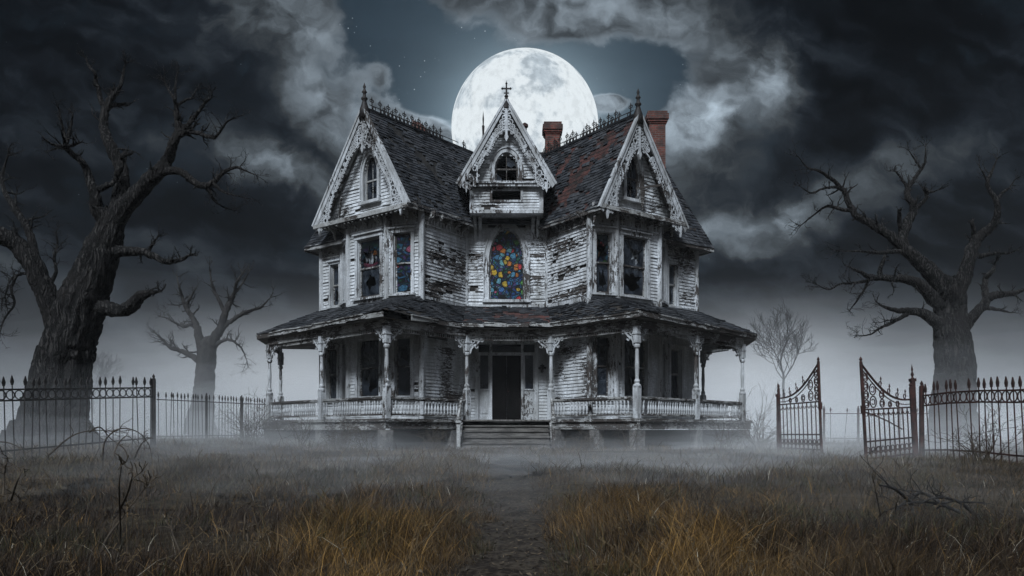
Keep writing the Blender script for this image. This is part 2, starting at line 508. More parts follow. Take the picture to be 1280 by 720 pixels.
class MB:
    def __init__(s):
        s.v, s.f, s.uv, s.cur, s.wear = [], [], [], (0.0, 0.0), {}

    def poly(s, pts, uvs=None):
        i = len(s.v)
        s.v += [tuple(p) for p in pts]
        s.f.append(tuple(range(i, i + len(pts))))
        s.uv.append(uvs if uvs else [s.cur] * len(pts))

    def mesh8(s, p, uvs=None):
        i = len(s.v)
        s.v += [tuple(q) for q in p]
        for f in ((0, 1, 2, 3), (7, 6, 5, 4), (0, 4, 5, 1), (1, 5, 6, 2), (2, 6, 7, 3), (3, 7, 4, 0)):
            s.f.append(tuple(i + k for k in f))
            s.uv.append([uvs[k] for k in f] if uvs else [s.cur] * 4)

    def box(s, F, u0, u1, z0, z1, d0, d1):
        s.mesh8([F(u0, z0, d0), F(u1, z0, d0), F(u1, z1, d0), F(u0, z1, d0), F(u0, z0, d1), F(u1, z0, d1), F(u1, z1, d1), F(u0, z1, d1)])

    def bar(s, a, b, w, h, up=V3((0, 0, 1))):
        a, b = V3(a), V3(b)
        t = (b - a).normalized()
        sd = t.cross(up)
        if sd.length < 1e-4: sd = V3((1, 0, 0))
        sd.normalize()
        uu = sd.cross(t).normalized()
        p = []
        for q in (a, b):
            p += [q - sd * w / 2 - uu * h / 2, q + sd * w / 2 - uu * h / 2, q + sd * w / 2 + uu * h / 2, q - sd * w / 2 + uu * h / 2]
        s.mesh8(p)

    def prism(s, F, pts, d0, d1):
        """closed outline (u,z) extruded from depth d0 to d1"""
        i = len(s.v)
        n = len(pts)
        s.v += [tuple(F(u, z, d0)) for u, z in pts] + [tuple(F(u, z, d1)) for u, z in pts]
        s.f.append(tuple(range(i + n - 1, i - 1, -1)))
        s.f.append(tuple(range(i + n, i + 2 * n)))
        s.uv += [[s.cur] * n, [s.cur] * n]
        for k in range(n):
            q = (k + 1) % n
            s.f.append((i + k, i + q, i + n + q, i + n + k))
            s.uv.append([s.cur] * 4)

    def slab(s, pts3, th):
        """closed outline of 3D points, thickness downwards"""
        i = len(s.v)
        n = len(pts3)
        s.v += [tuple(p) for p in pts3] + [(p[0], p[1], p[2] - th) for p in pts3]
        s.f.append(tuple(range(i, i + n)))
        s.f.append(tuple(range(i + 2 * n - 1, i + n - 1, -1)))
        s.uv += [[s.cur] * n, [s.cur] * n]
        for k in range(n):
            q = (k + 1) % n
            s.f.append((i + k, i + n + k, i + n + q, i + q))
            s.uv.append([s.cur] * 4)

    def strip(s, F, pts, w, d0, d1, closed=False):
        """flat band of width w along a 2D polyline, extruded d0..d1"""
        n = len(pts)
        i = len(s.v)
        for k, (u, z) in enumerate(pts):
            a = pts[(k - 1) % n] if (closed or k > 0) else pts[k]
            b = pts[(k + 1) % n] if (closed or k < n - 1) else pts[k]
            tx, tz = b[0] - a[0], b[1] - a[1]
            l = math.hypot(tx, tz) or 1
            ww = w[k] if isinstance(w, (list, tuple)) else w
            nx, nz = -tz / l * ww / 2, tx / l * ww / 2
            s.v += [tuple(F(u + nx, z + nz, d0)), tuple(F(u - nx, z - nz, d0)), tuple(F(u - nx, z - nz, d1)), tuple(F(u + nx, z + nz, d1))]
        m_ = n if closed else n - 1
        for k in range(m_):
            a, b = i + 4 * k, i + 4 * ((k + 1) % n)
            for e in range(4):
                g = (e + 1) % 4
                s.f.append((a + e, a + g, b + g, b + e))
                s.uv.append([s.cur] * 4)
        if not closed:
            s.f += [(i + 3, i + 2, i + 1, i), (i + 4 * n - 4, i + 4 * n - 3, i + 4 * n - 2, i + 4 * n - 1)]
            s.uv += [[s.cur] * 4] * 2

    def ring(s, F, u, z, r, w, d0, d1, seg=10, a0=0.0, a1=360.0):
        full = abs(a1 - a0) >= 360
        k = seg if full else seg + 1
        pts = [(u + r * math.cos(math.radians(a0 + (a1 - a0) * i / seg)), z + r * math.sin(math.radians(a0 + (a1 - a0) * i / seg))) for i in range(k)]
        s.strip(F, pts, w, d0, d1, closed=full)

    def tube(s, pts, rads, seg=8, cap=True, rough=0.0, seed=0.0):
        pts = [V3(p) for p in pts]
        n = len(pts)
        i = len(s.v)
        t = (pts[1] - pts[0]).normalized()
        nrm = t.orthogonal().normalized()
        for k in range(n):
            a = pts[max(k - 1, 0)]
            b = pts[min(k + 1, n - 1)]
            t2 = (b - a)
            t2 = t2.normalized() if t2.length > 1e-9 else t
            nrm = (nrm - t2 * nrm.dot(t2))
            nrm = nrm.normalized() if nrm.length > 1e-6 else t2.orthogonal().normalized()
            t = t2
            bn = t.cross(nrm)
            for j in range(seg):
                a_ = 2 * math.pi * j / seg
                dvec = nrm * math.cos(a_) + bn * math.sin(a_)
                r = rads[k]
                if rough:
                    q = pts[k] + dvec * r
                    r *= 1 + rough * mnoise.noise(V3((q.x * 2.2, q.y * 2.2, q.z * 1.1)) / max(rads[0] * 3, 0.05) + V3((seed, 0, 0)))
                s.v.append(tuple(pts[k] + dvec * r))
        for k in range(n - 1):
            for j in range(seg):
                g = (j + 1) % seg
                s.f.append((i + k * seg + j, i + k * seg + g, i + (k + 1) * seg + g, i + (k + 1) * seg + j))
                s.uv.append([s.cur] * 4)
        if cap:
            s.f.append(tuple(i + j for j in reversed(range(seg))))
            s.f.append(tuple(i + (n - 1) * seg + j for j in range(seg)))
            s.uv += [[s.cur] * seg] * 2

    def lathe(s, c, prof, seg=12):
        """vertical turned piece: prof = [(r, z)] relative to c"""
        c = V3(c)
        s.tube_prof(c, prof, seg)

    def tube_prof(s, c, prof, seg):
        i = len(s.v)
        for r, z in prof:
            for j in range(seg):
                a = 2 * math.pi * j / seg
                s.v.append((c.x + r * math.cos(a), c.y + r * math.sin(a), c.z + z))
        for k in range(len(prof) - 1):
            for j in range(seg):
                g = (j + 1) % seg
                s.f.append((i + k * seg + j, i + k * seg + g, i + (k + 1) * seg + g, i + (k + 1) * seg + j))
                s.uv.append([s.cur] * 4)
        s.f += [tuple(i + j for j in reversed(range(seg))), tuple(i + (len(prof) - 1) * seg + j for j in range(seg))]
        s.uv += [[s.cur] * seg] * 2

    def build(s, name, material, parent=None, smooth=False, fix=True, label=None):
        me = bpy.data.meshes.new(name)
        me.from_pydata(s.v, [], s.f)
        uvl = me.uv_layers.new(name='UVMap')
        flat = np.array([c for f in s.uv for uv in f for c in uv], dtype=np.float32)
        uvl.data.foreach_set('uv', flat)
        if s.wear:
            at = me.attributes.new('Wear', 'FLOAT', 'POINT')
            arr = np.zeros(len(s.v), dtype=np.float32)
            for k_, v_ in s.wear.items(): arr[k_] = v_
            at.data.foreach_set('value', arr)
        if fix:
            bm = bmesh.new()
            bm.from_mesh(me)
            bmesh.ops.recalc_face_normals(bm, faces=bm.faces)
            bm.to_mesh(me)
            bm.free()
        if smooth: me.polygons.foreach_set('use_smooth', [True] * len(me.polygons))
        me.materials.append(M[material] if isinstance(material, str) else material)
        o = bpy.data.objects.new(name, me)
        COL.objects.link(o)
        if parent is not None:
            o.parent = parent
            off = V3((0, 0, 0))
            q = parent
            while q is not None:
                off += q.location if q.type == 'EMPTY' else V3((0, 0, 0))
                q = q.parent
            if parent.type == 'EMPTY': o.matrix_parent_inverse = Matrix.Translation(-off)
        if label: o['label'] = label
        return o


def empty(name, loc, label, cat, group=None):
    o = bpy.data.objects.new(name, None)
    COL.objects.link(o)
    o.location = loc
    o.empty_display_size = 0.3
    o['label'] = label
    o['category'] = cat
    if group: o['group'] = group
    return o


def tag(o, label=None, cat=None, group=None, kind=None):
    for k_, v_ in (('label', label), ('category', cat), ('group', group), ('kind', kind)):
        if v_: o[k_] = v_
    return o


def copy_tree(o, parent=None):
    c = o.copy()
    COL.objects.link(c)
    if parent is not None: c.parent = parent
    for ch in list(o.children): copy_tree(ch, c)
    return c


def fbm(x, y, z=0.0, o=4):
    return mnoise.fractal(V3((x, y, z)), 0.6, 2.0, o)


def sm(x, a, b):
    t = min(1.0, max(0.0, (x - a) / (b - a)))
    return t * t * (3 - 2 * t)


def gz(x, y):
    """ground height"""
    h = 0.25 * sm(y, 5, 21) + 0.12 * fbm(x * 0.22, y * 0.22, 3.0) * sm(y, 3, 9)
    h += 0.16 * sm(-x, 3, 8) * sm(y, 11, 18) * (1 - sm(y, 40, 60))
    h -= 0.06 * math.exp(-(x / 0.5) ** 2) * (1 - sm(y, 18, 23))
    return h


def px(x, y, D):
    """photo column/row at distance D -> point"""
    return V3(((x - 640) * D / FPX, D, EYE + (HY - y) * D / FPX))


# ------------------------------------------------------------------ ground, path, moon
def ground():
    xs = np.concatenate([-np.geomspace(2500, 14, 26), np.linspace(-13.5, 13.5, 109), np.geomspace(14, 2500, 26)])
    ys = np.concatenate([np.linspace(-12, 0.5, 14), np.linspace(0.75, 34, 134), np.geomspace(35, 4000, 34)])
    v = [(x, y, gz(x, y) if y < 70 and abs(x) < 60 else 0.25) for y in ys for x in xs]
    nx = len(xs)
    f = [(j * nx + i, j * nx + i + 1, (j + 1) * nx + i + 1, (j + 1) * nx + i) for j in range(len(ys) - 1) for i in range(nx - 1)]
    me = bpy.data.meshes.new('ground')
    me.from_pydata(v, [], f)
    me.polygons.foreach_set('use_smooth', [True] * len(f))
    me.materials.append(M['earth'])
    o = bpy.data.objects.new('ground', me)
    COL.objects.link(o)
    tag(o, kind='structure')


def path_x(y):
    return 0.10 - 0.012 * y + 0.06 * math.sin(y * 0.8)


def path():
    mb = MB()
    prev = None
    N = 11
    for k in range(120):
        y = 1.0 + k * 0.185
        w = (0.40 + 0.10 * fbm(y * 0.9, 7.0)) + 0.2 * sm(y, 8, 19)
        row = []
        for j in range(N):
            q = -1 + 2 * j / (N - 1)
            x = path_x(y) + w * q + 0.06 * fbm(y * 2.1, q + 4)
            row.append((x, y, gz(x, y) + 0.008 + 0.030 * fbm(x * 4, y * 4, 9) * (1 - q * q) + 0.02 * (1 - q * q)))
        if prev:
            for j in range(N - 1): mb.poly([prev[j], prev[j + 1], row[j + 1], row[j]])
        prev = row
    tag(mb.build('path', 'path', smooth=True, fix=False), kind='structure')


def moon():
    me = bpy.data.meshes.new('moon')
    bm = bmesh.new()
    D = 4000.0
    bmesh.ops.create_uvsphere(bm, u_segments=96, v_segments=64, radius=0.0915 * D)
    bm.to_mesh(me)
    bm.free()
    me.polygons.foreach_set('use_smooth', [True] * len(me.polygons))
    me.materials.append(M['moon'])
    o = bpy.data.objects.new('moon', me)
    COL.objects.link(o)
    o.location = px(656, 161, D)
    o.rotation_euler = (0.4, 0.3, 2.2)
    tag(o, 'huge bright full moon with grey patches rising behind the mansion roof', 'moon')


ground()
path()
moon()

# ------------------------------------------------------------------ the mansion
XC = -0.175
house = empty('mansion', (XC, 28.0, 0.25), 'derelict white clapboard gothic mansion with steep gables, peeling paint and a wraparound porch', 'house')
RND = random.Random(7)


def hp(x, y, e):
    return V3((x + XC, y, EYE + e))


class Fr:
    """frame on a vertical plane: u along it, z above eye level, d outwards"""

    def __init__(s, a, b, sg=1, flip=False):
        A, B = V3((a[0] * sg, a[1], 0)), V3((b[0] * sg, b[1], 0))
        s.O = V3((A.x + XC, A.y, EYE))
        s.U = (B - A).normalized()
        s.len = (B - A).length
        n = V3((s.U.y, -s.U.x, 0))
        if n.y > 0: n = -n
        s.N = -n if flip else n
        s.sg = sg

    def __call__(s, u, z, d=0.0):
        return s.O + s.U * u + s.N * d + V3((0, 0, z))

    def shift(s, u, z=0.0, d=0.0, turn=False):
        f = object.__new__(Fr)
        f.__dict__.update(s.__dict__)
        f.O = s(u, z, d)
        if turn: f.U, f.N = s.N, s.U
        return f


def intervals(a, b, holes, z):
    seg = [(a, b)]
    for h in holes:
        iv = h(z)
        if not iv: continue
        new = []
        for p, q in seg:
            if iv[1] <= p or iv[0] >= q: new.append((p, q))
            else:
                if iv[0] > p: new.append((p, iv[0]))
                if iv[1] < q: new.append((iv[1], q))
        seg = new
    return [(p, q) for p, q in seg if q - p > 0.02]


def rect_hole(a, b, z0, z1):
    return lambda z: (a, b) if z0 < z < z1 else None


def arch_half(w, z, zs, zt):
    """half width at height z of a pointed arch, springing zs, top zt"""
    if z <= zs: return w
    if z >= zt: return 0
    t = (z - zs) / (zt - zs)
    return w * math.sqrt(max(0, 1 - t ** 2.1)) * (1 - 0.10 * t)


def arch_hole(c, w, z0, zs, zt):
    def f(z):
        if z < z0 or z > zt: return None
        h = arch_half(w, z, zs, zt)
        return (c - h, c + h)
    return f


def clap(F, z0, z1, ext, holes=(), bh=0.105, damage=None, seed=0, miss=0.02):
    """real overlapping boards, with a dark sheathing behind"""
    r = random.Random(seed)
    mb, sb = MB(), MB()
    n = max(1, int(round((z1 - z0) / bh)))
    bh = (z1 - z0) / n
    for k in range(n):
        za, zb = z0 + k * bh, z0 + (k + 1) * bh
        zc = (za + zb) / 2
        e = ext(zc) if callable(ext) else ext
        if e is None: continue
        for (a, b) in intervals(e[0], e[1], holes, zc):
            sb.box(F, a, b, za, zb, -0.06, -0.004)
            u = a
            while u < b - 1e-4:
                ln = r.uniform(0.9, 2.6)
                dmg = 0
                if damage:
                    dmg = max(damage(u + q_, zc) for q_ in (0.05, 0.2, 0.4, 0.7))
                    if dmg > 0.12: ln = r.uniform(0.10, 0.38)
                v = min(b, u + ln)
                if b - v < (0.06 if dmg > 0.12 else 0.25): v = b
                if dmg > 0.12: dmg = damage((u + v) / 2, zc)
                if r.random() < (miss * 0.5 if dmg < 0.12 else dmg * 0.34):
                    # a gap, or a splintered stump of the board
                    if r.random() < 0.6 and v - u > 0.5:
                        v2 = u + (v - u) * r.uniform(0.2, 0.7)
                        board(mb, F, u, v2, za, zb, r, 0.01, dmg, dmg)
                    u = v
                    continue
                board(mb, F, u, v - 0.003, za, zb, r, 0.006 if r.random() > 0.08 + dmg * 0.3 else 0.03, damage(u, zc) if damage else 0, damage(v, zc) if damage else 0)
                u = v
    return mb, sb


def board(mb, F, u0, u1, za, zb, r, slop, w0=0, w1=0):
    t0, t1 = r.uniform(-slop, slop) * 0.5, r.uniform(-slop, slop) * 0.5
    lo = -0.016
    o = r.uniform(0, 50)
    w = r.uniform(0, 50)
    dlo, dhi = 0.034 + r.uniform(0, slop), 0.010
    p = [F(u0, za + lo + t0, 0.0), F(u1, za + lo + t1, 0.0), F(u1, zb + t1, 0.0), F(u0, zb + t0, 0.0),
         F(u0, za + lo + t0, dlo), F(u1, za + lo + t1, dlo), F(u1, zb + t1, dhi), F(u0, zb + t0, dhi)]
    uv = [(u0 + o, w), (u1 + o, w), (u1 + o, w + 0.12), (u0 + o, w + 0.12)] * 2
    i = len(mb.v)
    mb.mesh8(p, uv)
    for k in (0, 3, 4, 7): mb.wear[i + k] = w0
    for k in (1, 2, 5, 6): mb.wear[i + k] = w1


def wall(F, z0, z1, ext=None, holes=(), seed=0, damage=None, miss=0.02, bh=0.105, mt='siding'):
    a, s = clap(F, z0, z1, ext if ext is not None else (0, F.len), holes, bh, damage, seed, miss)
    w = a.build('clapboard_wall', mt, house)
    s.build('sheathing', 'sheath', w)
    return w


# -------- windows
def jag_pane(mb, F, a, b, z0, z1, d, r, hole=0.6, cx=0.5, cz=0.5):
    """glass left around a jagged hole"""
    n = 14
    ic, iz = a + (b - a) * cx, z0 + (z1 - z0) * cz
    outer, inner = [], []
    for k in range(n):
        t = 2 * math.pi * k / n
        c, s_ = math.cos(t), math.sin(t)
        m_ = max(abs(c), abs(s_))
        outer.append((a + (b - a) * (0.5 + 0.5 * c / m_), z0 + (z1 - z0) * (0.5 + 0.5 * s_ / m_)))
        q = hole * r.uniform(0.35, 1.15) * (1 if k % 2 else 0.7)
        ox, oz = outer[-1]
        q = min(q, 0.93)
        inner.append((ic + (ox - ic) * q, iz + (oz - iz) * q))
    for k in range(n):
        g = (k + 1) % n
        mb.poly([F(*outer[k], d), F(*outer[g], d), F(*inner[g], d), F(*inner[k], d)])


def curtain(F, a, b, z0, z1, d, r, parent, drape=0.5):
    mb = MB()
    nu, nz = 22, 16
    ph = r.uniform(0, 6)
    g = [[None] * (nz + 1) for _ in range(nu + 1)]
    for i in range(nu + 1):
        u = a + (b - a) * i / nu
        bot = z0 + (z1 - z0) * (drape * (0.5 + 0.5 * math.sin(i * 0.9 + ph)) * 0.6 + 0.25 * r.random() * drape + drape * 0.25)
        for j in range(nz + 1):
            z = z1 - (z1 - bot) * j / nz
            g[i][j] = F(u, z, d + 0.035 * math.sin(i * 1.7 + ph) + 0.01 * r.random())
    for i in range(nu):
        for j in range(nz):
            if r.random() < 0.04 + 0.12 * j / nz: continue
            mb.poly([g[i][j], g[i + 1][j], g[i + 1][j + 1], g[i][j + 1]])
    mb.build('curtain', 'curtain', parent, fix=False)


def window(F, a, b, z0, z1, seed=0, casing=0.11, sill=True, kind='sash', broken=(0, 1), glass=('glass', 'glass'), curt=0.0, mull=0, hood=True, label=None):
    r = random.Random(seed)
    mb = MB()
    c = casing
    mb.box(F, a - c, a, z0 - 0.02, z1, 0.0, 0.065)
    mb.box(F, b, b + c, z0 - 0.02, z1, 0.0, 0.065)
    mb.box(F, a - c - 0.02, b + c + 0.02, z1, z1 + c * 1.15, 0.0, 0.08)
    if hood: mb.box(F, a - c - 0.05, b + c + 0.05, z1 + c * 1.15, z1 + c * 1.15 + 0.045, 0.0, 0.14)
    if sill: mb.box(F, a - c - 0.05, b + c + 0.05, z0 - 0.08, z0 - 0.02, 0.0, 0.14)
    mb.box(F, a - c, b + c, z0 - 0.21, z0 - 0.08, 0.0, 0.055)
    # reveals
    mb.box(F, a - 0.004, a + 0.02, z0, z1, -0.14, -0.001)
    mb.box(F, b - 0.02, b + 0.004, z0, z1, -0.14, -0.001)
    mb.box(F, a + 0.02, b - 0.02, z1 - 0.02, z1, -0.14, -0.001)
    mb.box(F, a + 0.02, b - 0.02, z0 - 0.015, z0 + 0.008, -0.14, -0.001)
    w = mb.build('window', 'trim', house, label=label)
    zm = (z0 + z1) / 2
    s = MB()
    for (p, q, d) in ((z0 + 0.01, zm + 0.02, -0.085), (zm - 0.02, z1 - 0.02, -0.055)):
        s.box(F, a + 0.02, a + 0.06, p, q, d - 0.02, d + 0.012)
        s.box(F, b - 0.06, b - 0.02, p, q, d - 0.02, d + 0.012)
        s.box(F, a + 0.06, b - 0.06, p, p + 0.05, d - 0.02, d + 0.012)
        s.box(F, a + 0.06, b - 0.06, q - 0.05, q, d - 0.02, d + 0.012)
        for k in range(mull):
            u = a + (b - a) * (k + 1) / (mull + 1)
            s.box(F, u - 0.012, u + 0.012, p + 0.05, q - 0.05, d - 0.015, d + 0.006)
    s.build('sash', 'trim_worn', w)
    for k, (p, q, d) in enumerate(((z0 + 0.06, zm - 0.03, -0.088), (zm + 0.03, z1 - 0.07, -0.058))):
        gm = MB()
        if k in broken: jag_pane(gm, F, a + 0.06, b - 0.06, p, q, d, r, r.uniform(0.65, 0.95), r.uniform(0.35, 0.65), r.uniform(0.3, 0.6))
        else: gm.poly([F(a + 0.06, p, d), F(b - 0.06, p, d), F(b - 0.06, q, d), F(a + 0.06, q, d)])
        gm.build('pane', glass[k], w, fix=False)
    if curt: curtain(F, a + 0.03, b - 0.03, z0, z1 - 0.05, -0.24, r, w, curt)
    return w


def arch_poly(c, w, z0, zs, zt, n=12):
    pts = [(c - w, z0), (c + w, z0)]
    zz = [zs + (zt - zs) * math.sin(math.pi / 2 * k / n) for k in range(n + 1)]
    pts += [(c + arch_half(w, z, zs, zt), z) for z in zz]
    pts += [(c - arch_half(w, z, zs, zt), z) for z in reversed(zz[:-1])]
    return pts


def arch_line(c, w, z0, zs, zt, n=12):
    zz = [zs + (zt - zs) * math.sin(math.pi / 2 * k / n) for k in range(n + 1)]
    return [(c - w, z0), (c - w, (z0 + zs) / 2)] + [(c - arch_half(w, z, zs, zt), z) for z in zz] + \
           [(c + arch_half(w, z, zs, zt), z) for z in reversed(zz[:-1])] + [(c + w, (z0 + zs) / 2), (c + w, z0)]


def arch_window(F, c, w, z0, zs, zt, casing=0.11, kind='broken', seed=0, label=None):
    mb = MB()
    mb.strip(F, arch_line(c, w + casing / 2, z0, zs, zt + casing * 0.7), casing, -0.03, 0.07)
    mb.strip(F, arch_line(c, w + casing + 0.015, z0 + 0.1, zs, zt + casing * 1.3), 0.035, -0.01, 0.10)
    mb.box(F, c - w - casing - 0.06, c + w + casing + 0.06, z0 - 0.09, z0, 0.0, 0.14)
    mb.strip(F, arch_line(c, w - 0.01, z0, zs, zt), 0.022, -0.14, -0.03)
    o = mb.build('arched_window', 'trim', house, label=label)
    s = MB()
    zm = z0 + (zt - z0) * 0.46
    if kind == 'stained':
        s.strip(F, arch_line(c, w - 0.035, z0, zs, zt - 0.03), 0.035, -0.09, -0.05)
        s.box(F, c - w + 0.02, c + w - 0.02, z0, z0 + 0.04, -0.09, -0.05)
        s.build('sash', 'trim_worn', o)
        g = MB()
        g.poly([F(u, z, -0.07) for u, z in arch_poly(c, w - 0.03, z0 + 0.03, zs, zt - 0.03)])
        g.build('stained_glass', 'stained', o, fix=False)
    else:
        s.strip(F, arch_line(c, w - 0.03, z0, zs, zt - 0.02), 0.045, -0.09, -0.05)
        s.box(F, c - w + 0.02, c + w - 0.02, zm - 0.025, zm + 0.025, -0.085, -0.04)
        s.box(F, c - w + 0.02, c + w - 0.02, z0, z0 + 0.05, -0.09, -0.05)
        s.box(F, c - 0.012, c + 0.012, zm + 0.025, zt - 0.06, -0.08, -0.055)
        s.box(F, c - 0.012, c + 0.012, z0 + 0.05, zm - 0.025, -0.08, -0.055)
        s.build('sash', 'trim_worn', o)
        r = random.Random(seed)
        g = MB()
        if kind == 'broken':
            g.poly([F(c + 0.012, z, -0.07) if u is None else F(u, z, -0.07) for u, z in
                    [(c + 0.012, zm + 0.12), (c + w * 0.4, zm + 0.06), (c + w * 0.7, zm + 0.14), (c + w - 0.05, zm + 0.03), (c + w - 0.06, zs), (c + arch_half(w - 0.05, zs + (zt - zs) * 0.5, zs, zt), zs + (zt - zs) * 0.5), (c + 0.012, zt - 0.08)]])
            g.poly([F(u, z, -0.07) for u, z in [(c - w + 0.05, z0 + 0.05), (c - w * 0.3, z0 + 0.05), (c - w * 0.6, z0 + 0.2), (c - w + 0.05, z0 + 0.3)]])
        else:
            g.poly([F(u, z, -0.07) for u, z in arch_poly(c, w - 0.04, zm + 0.03, zs, zt - 0.04)])
            jag_pane(g, F, c - w + 0.04, c + w - 0.04, z0 + 0.05, zm - 0.03, -0.07, r, 0.6)
        g.build('pane', 'glass', o, fix=False)
    return o


# -------- plan (x from the axis, distance)
C0, P0, Q0, B1, A1, O1, OB = (-1.31, 26.0), (-2.54, 24.0), (-3.64, 24.4), (-5.02, 25.48), (-5.39, 26.3), (-6.23, 26.95), (-4.6, 31.3)
ZU0, ZU1, ZL0, ZL1 = 4.0, 6.60, 0.33, 3.12


def dmg_fn(spots):
    def f(u, z):
        t = 0
        for (cu, cz, ru, rz, a) in spots: t = max(t, a * math.exp(-((u - cu) / ru) ** 2 - ((z - cz) / rz) ** 2))
        return t
    return f


def corner(a, z0, z1, sg, w=0.15, mat_='trim'):
    mb = MB()
    c = hp(a[0] * sg, a[1] - 0.02, 0)
    mb.tube_prof(V3((c.x, c.y, 0)), [(w * 0.62, EYE + z0), (w * 0.62, EYE + z1)], 8)
    mb.build('corner_post', mat_, house)


def bracket(mb, F, u, z, s=1.0, t=0.05, m=1.0):
    """scroll bracket hanging below z, standing out of the wall"""
    G = F.shift(u, 0, 0, turn=True)   # u axis = outwards
    pts = [(0, z), (0.36 * s, z), (0.36 * s, z - 0.07 * s), (0.26 * s, z - 0.10 * s), (0.20 * s, z - 0.17 * s), (0.10 * s, z - 0.24 * s), (0.08 * s, z - 0.36 * s), (0.03 * s, z - 0.45 * s), (0, z - 0.46 * s)]
    mb.prism(G, pts, -t / 2, t / 2)
    mb.ring(G, 0.27 * s, z - 0.13 * s, 0.05 * s, 0.025 * s, -t * 0.4, t * 0.4, 8)


PLAN = {}
inner_dmg_L = dmg_fn([(1.3, 5.35, 0.9, 0.26, 0.9), (1.7, 4.45, 0.7, 0.20, 0.9), (0.9, 5.6, 0.9, 0.28, 0.85), (0.55, 5.25, 0.6, 0.2, 0.7), (1.3, 4.55, 0.8, 0.18, 0.8), (1.7, 4.9, 0.5, 0.12, 0.8), (1.9, 4.15, 0.5, 0.2, 0.7)])
inner_dmg_R = dmg_fn([(1.3, 5.75, 0.8, 0.16, 0.8), (1.2, 5.0, 1.0, 0.14, 0.8), (1.2, 4.25, 1.1, 0.12, 0.8), (1.0, 5.9, 0.8, 0.16, 0.6), (1.0, 4.9, 0.9, 0.14, 0.6), (1.7, 4.4, 0.7, 0.16, 0.8), (0.5, 5.5, 0.3, 0.1, 0.5)])

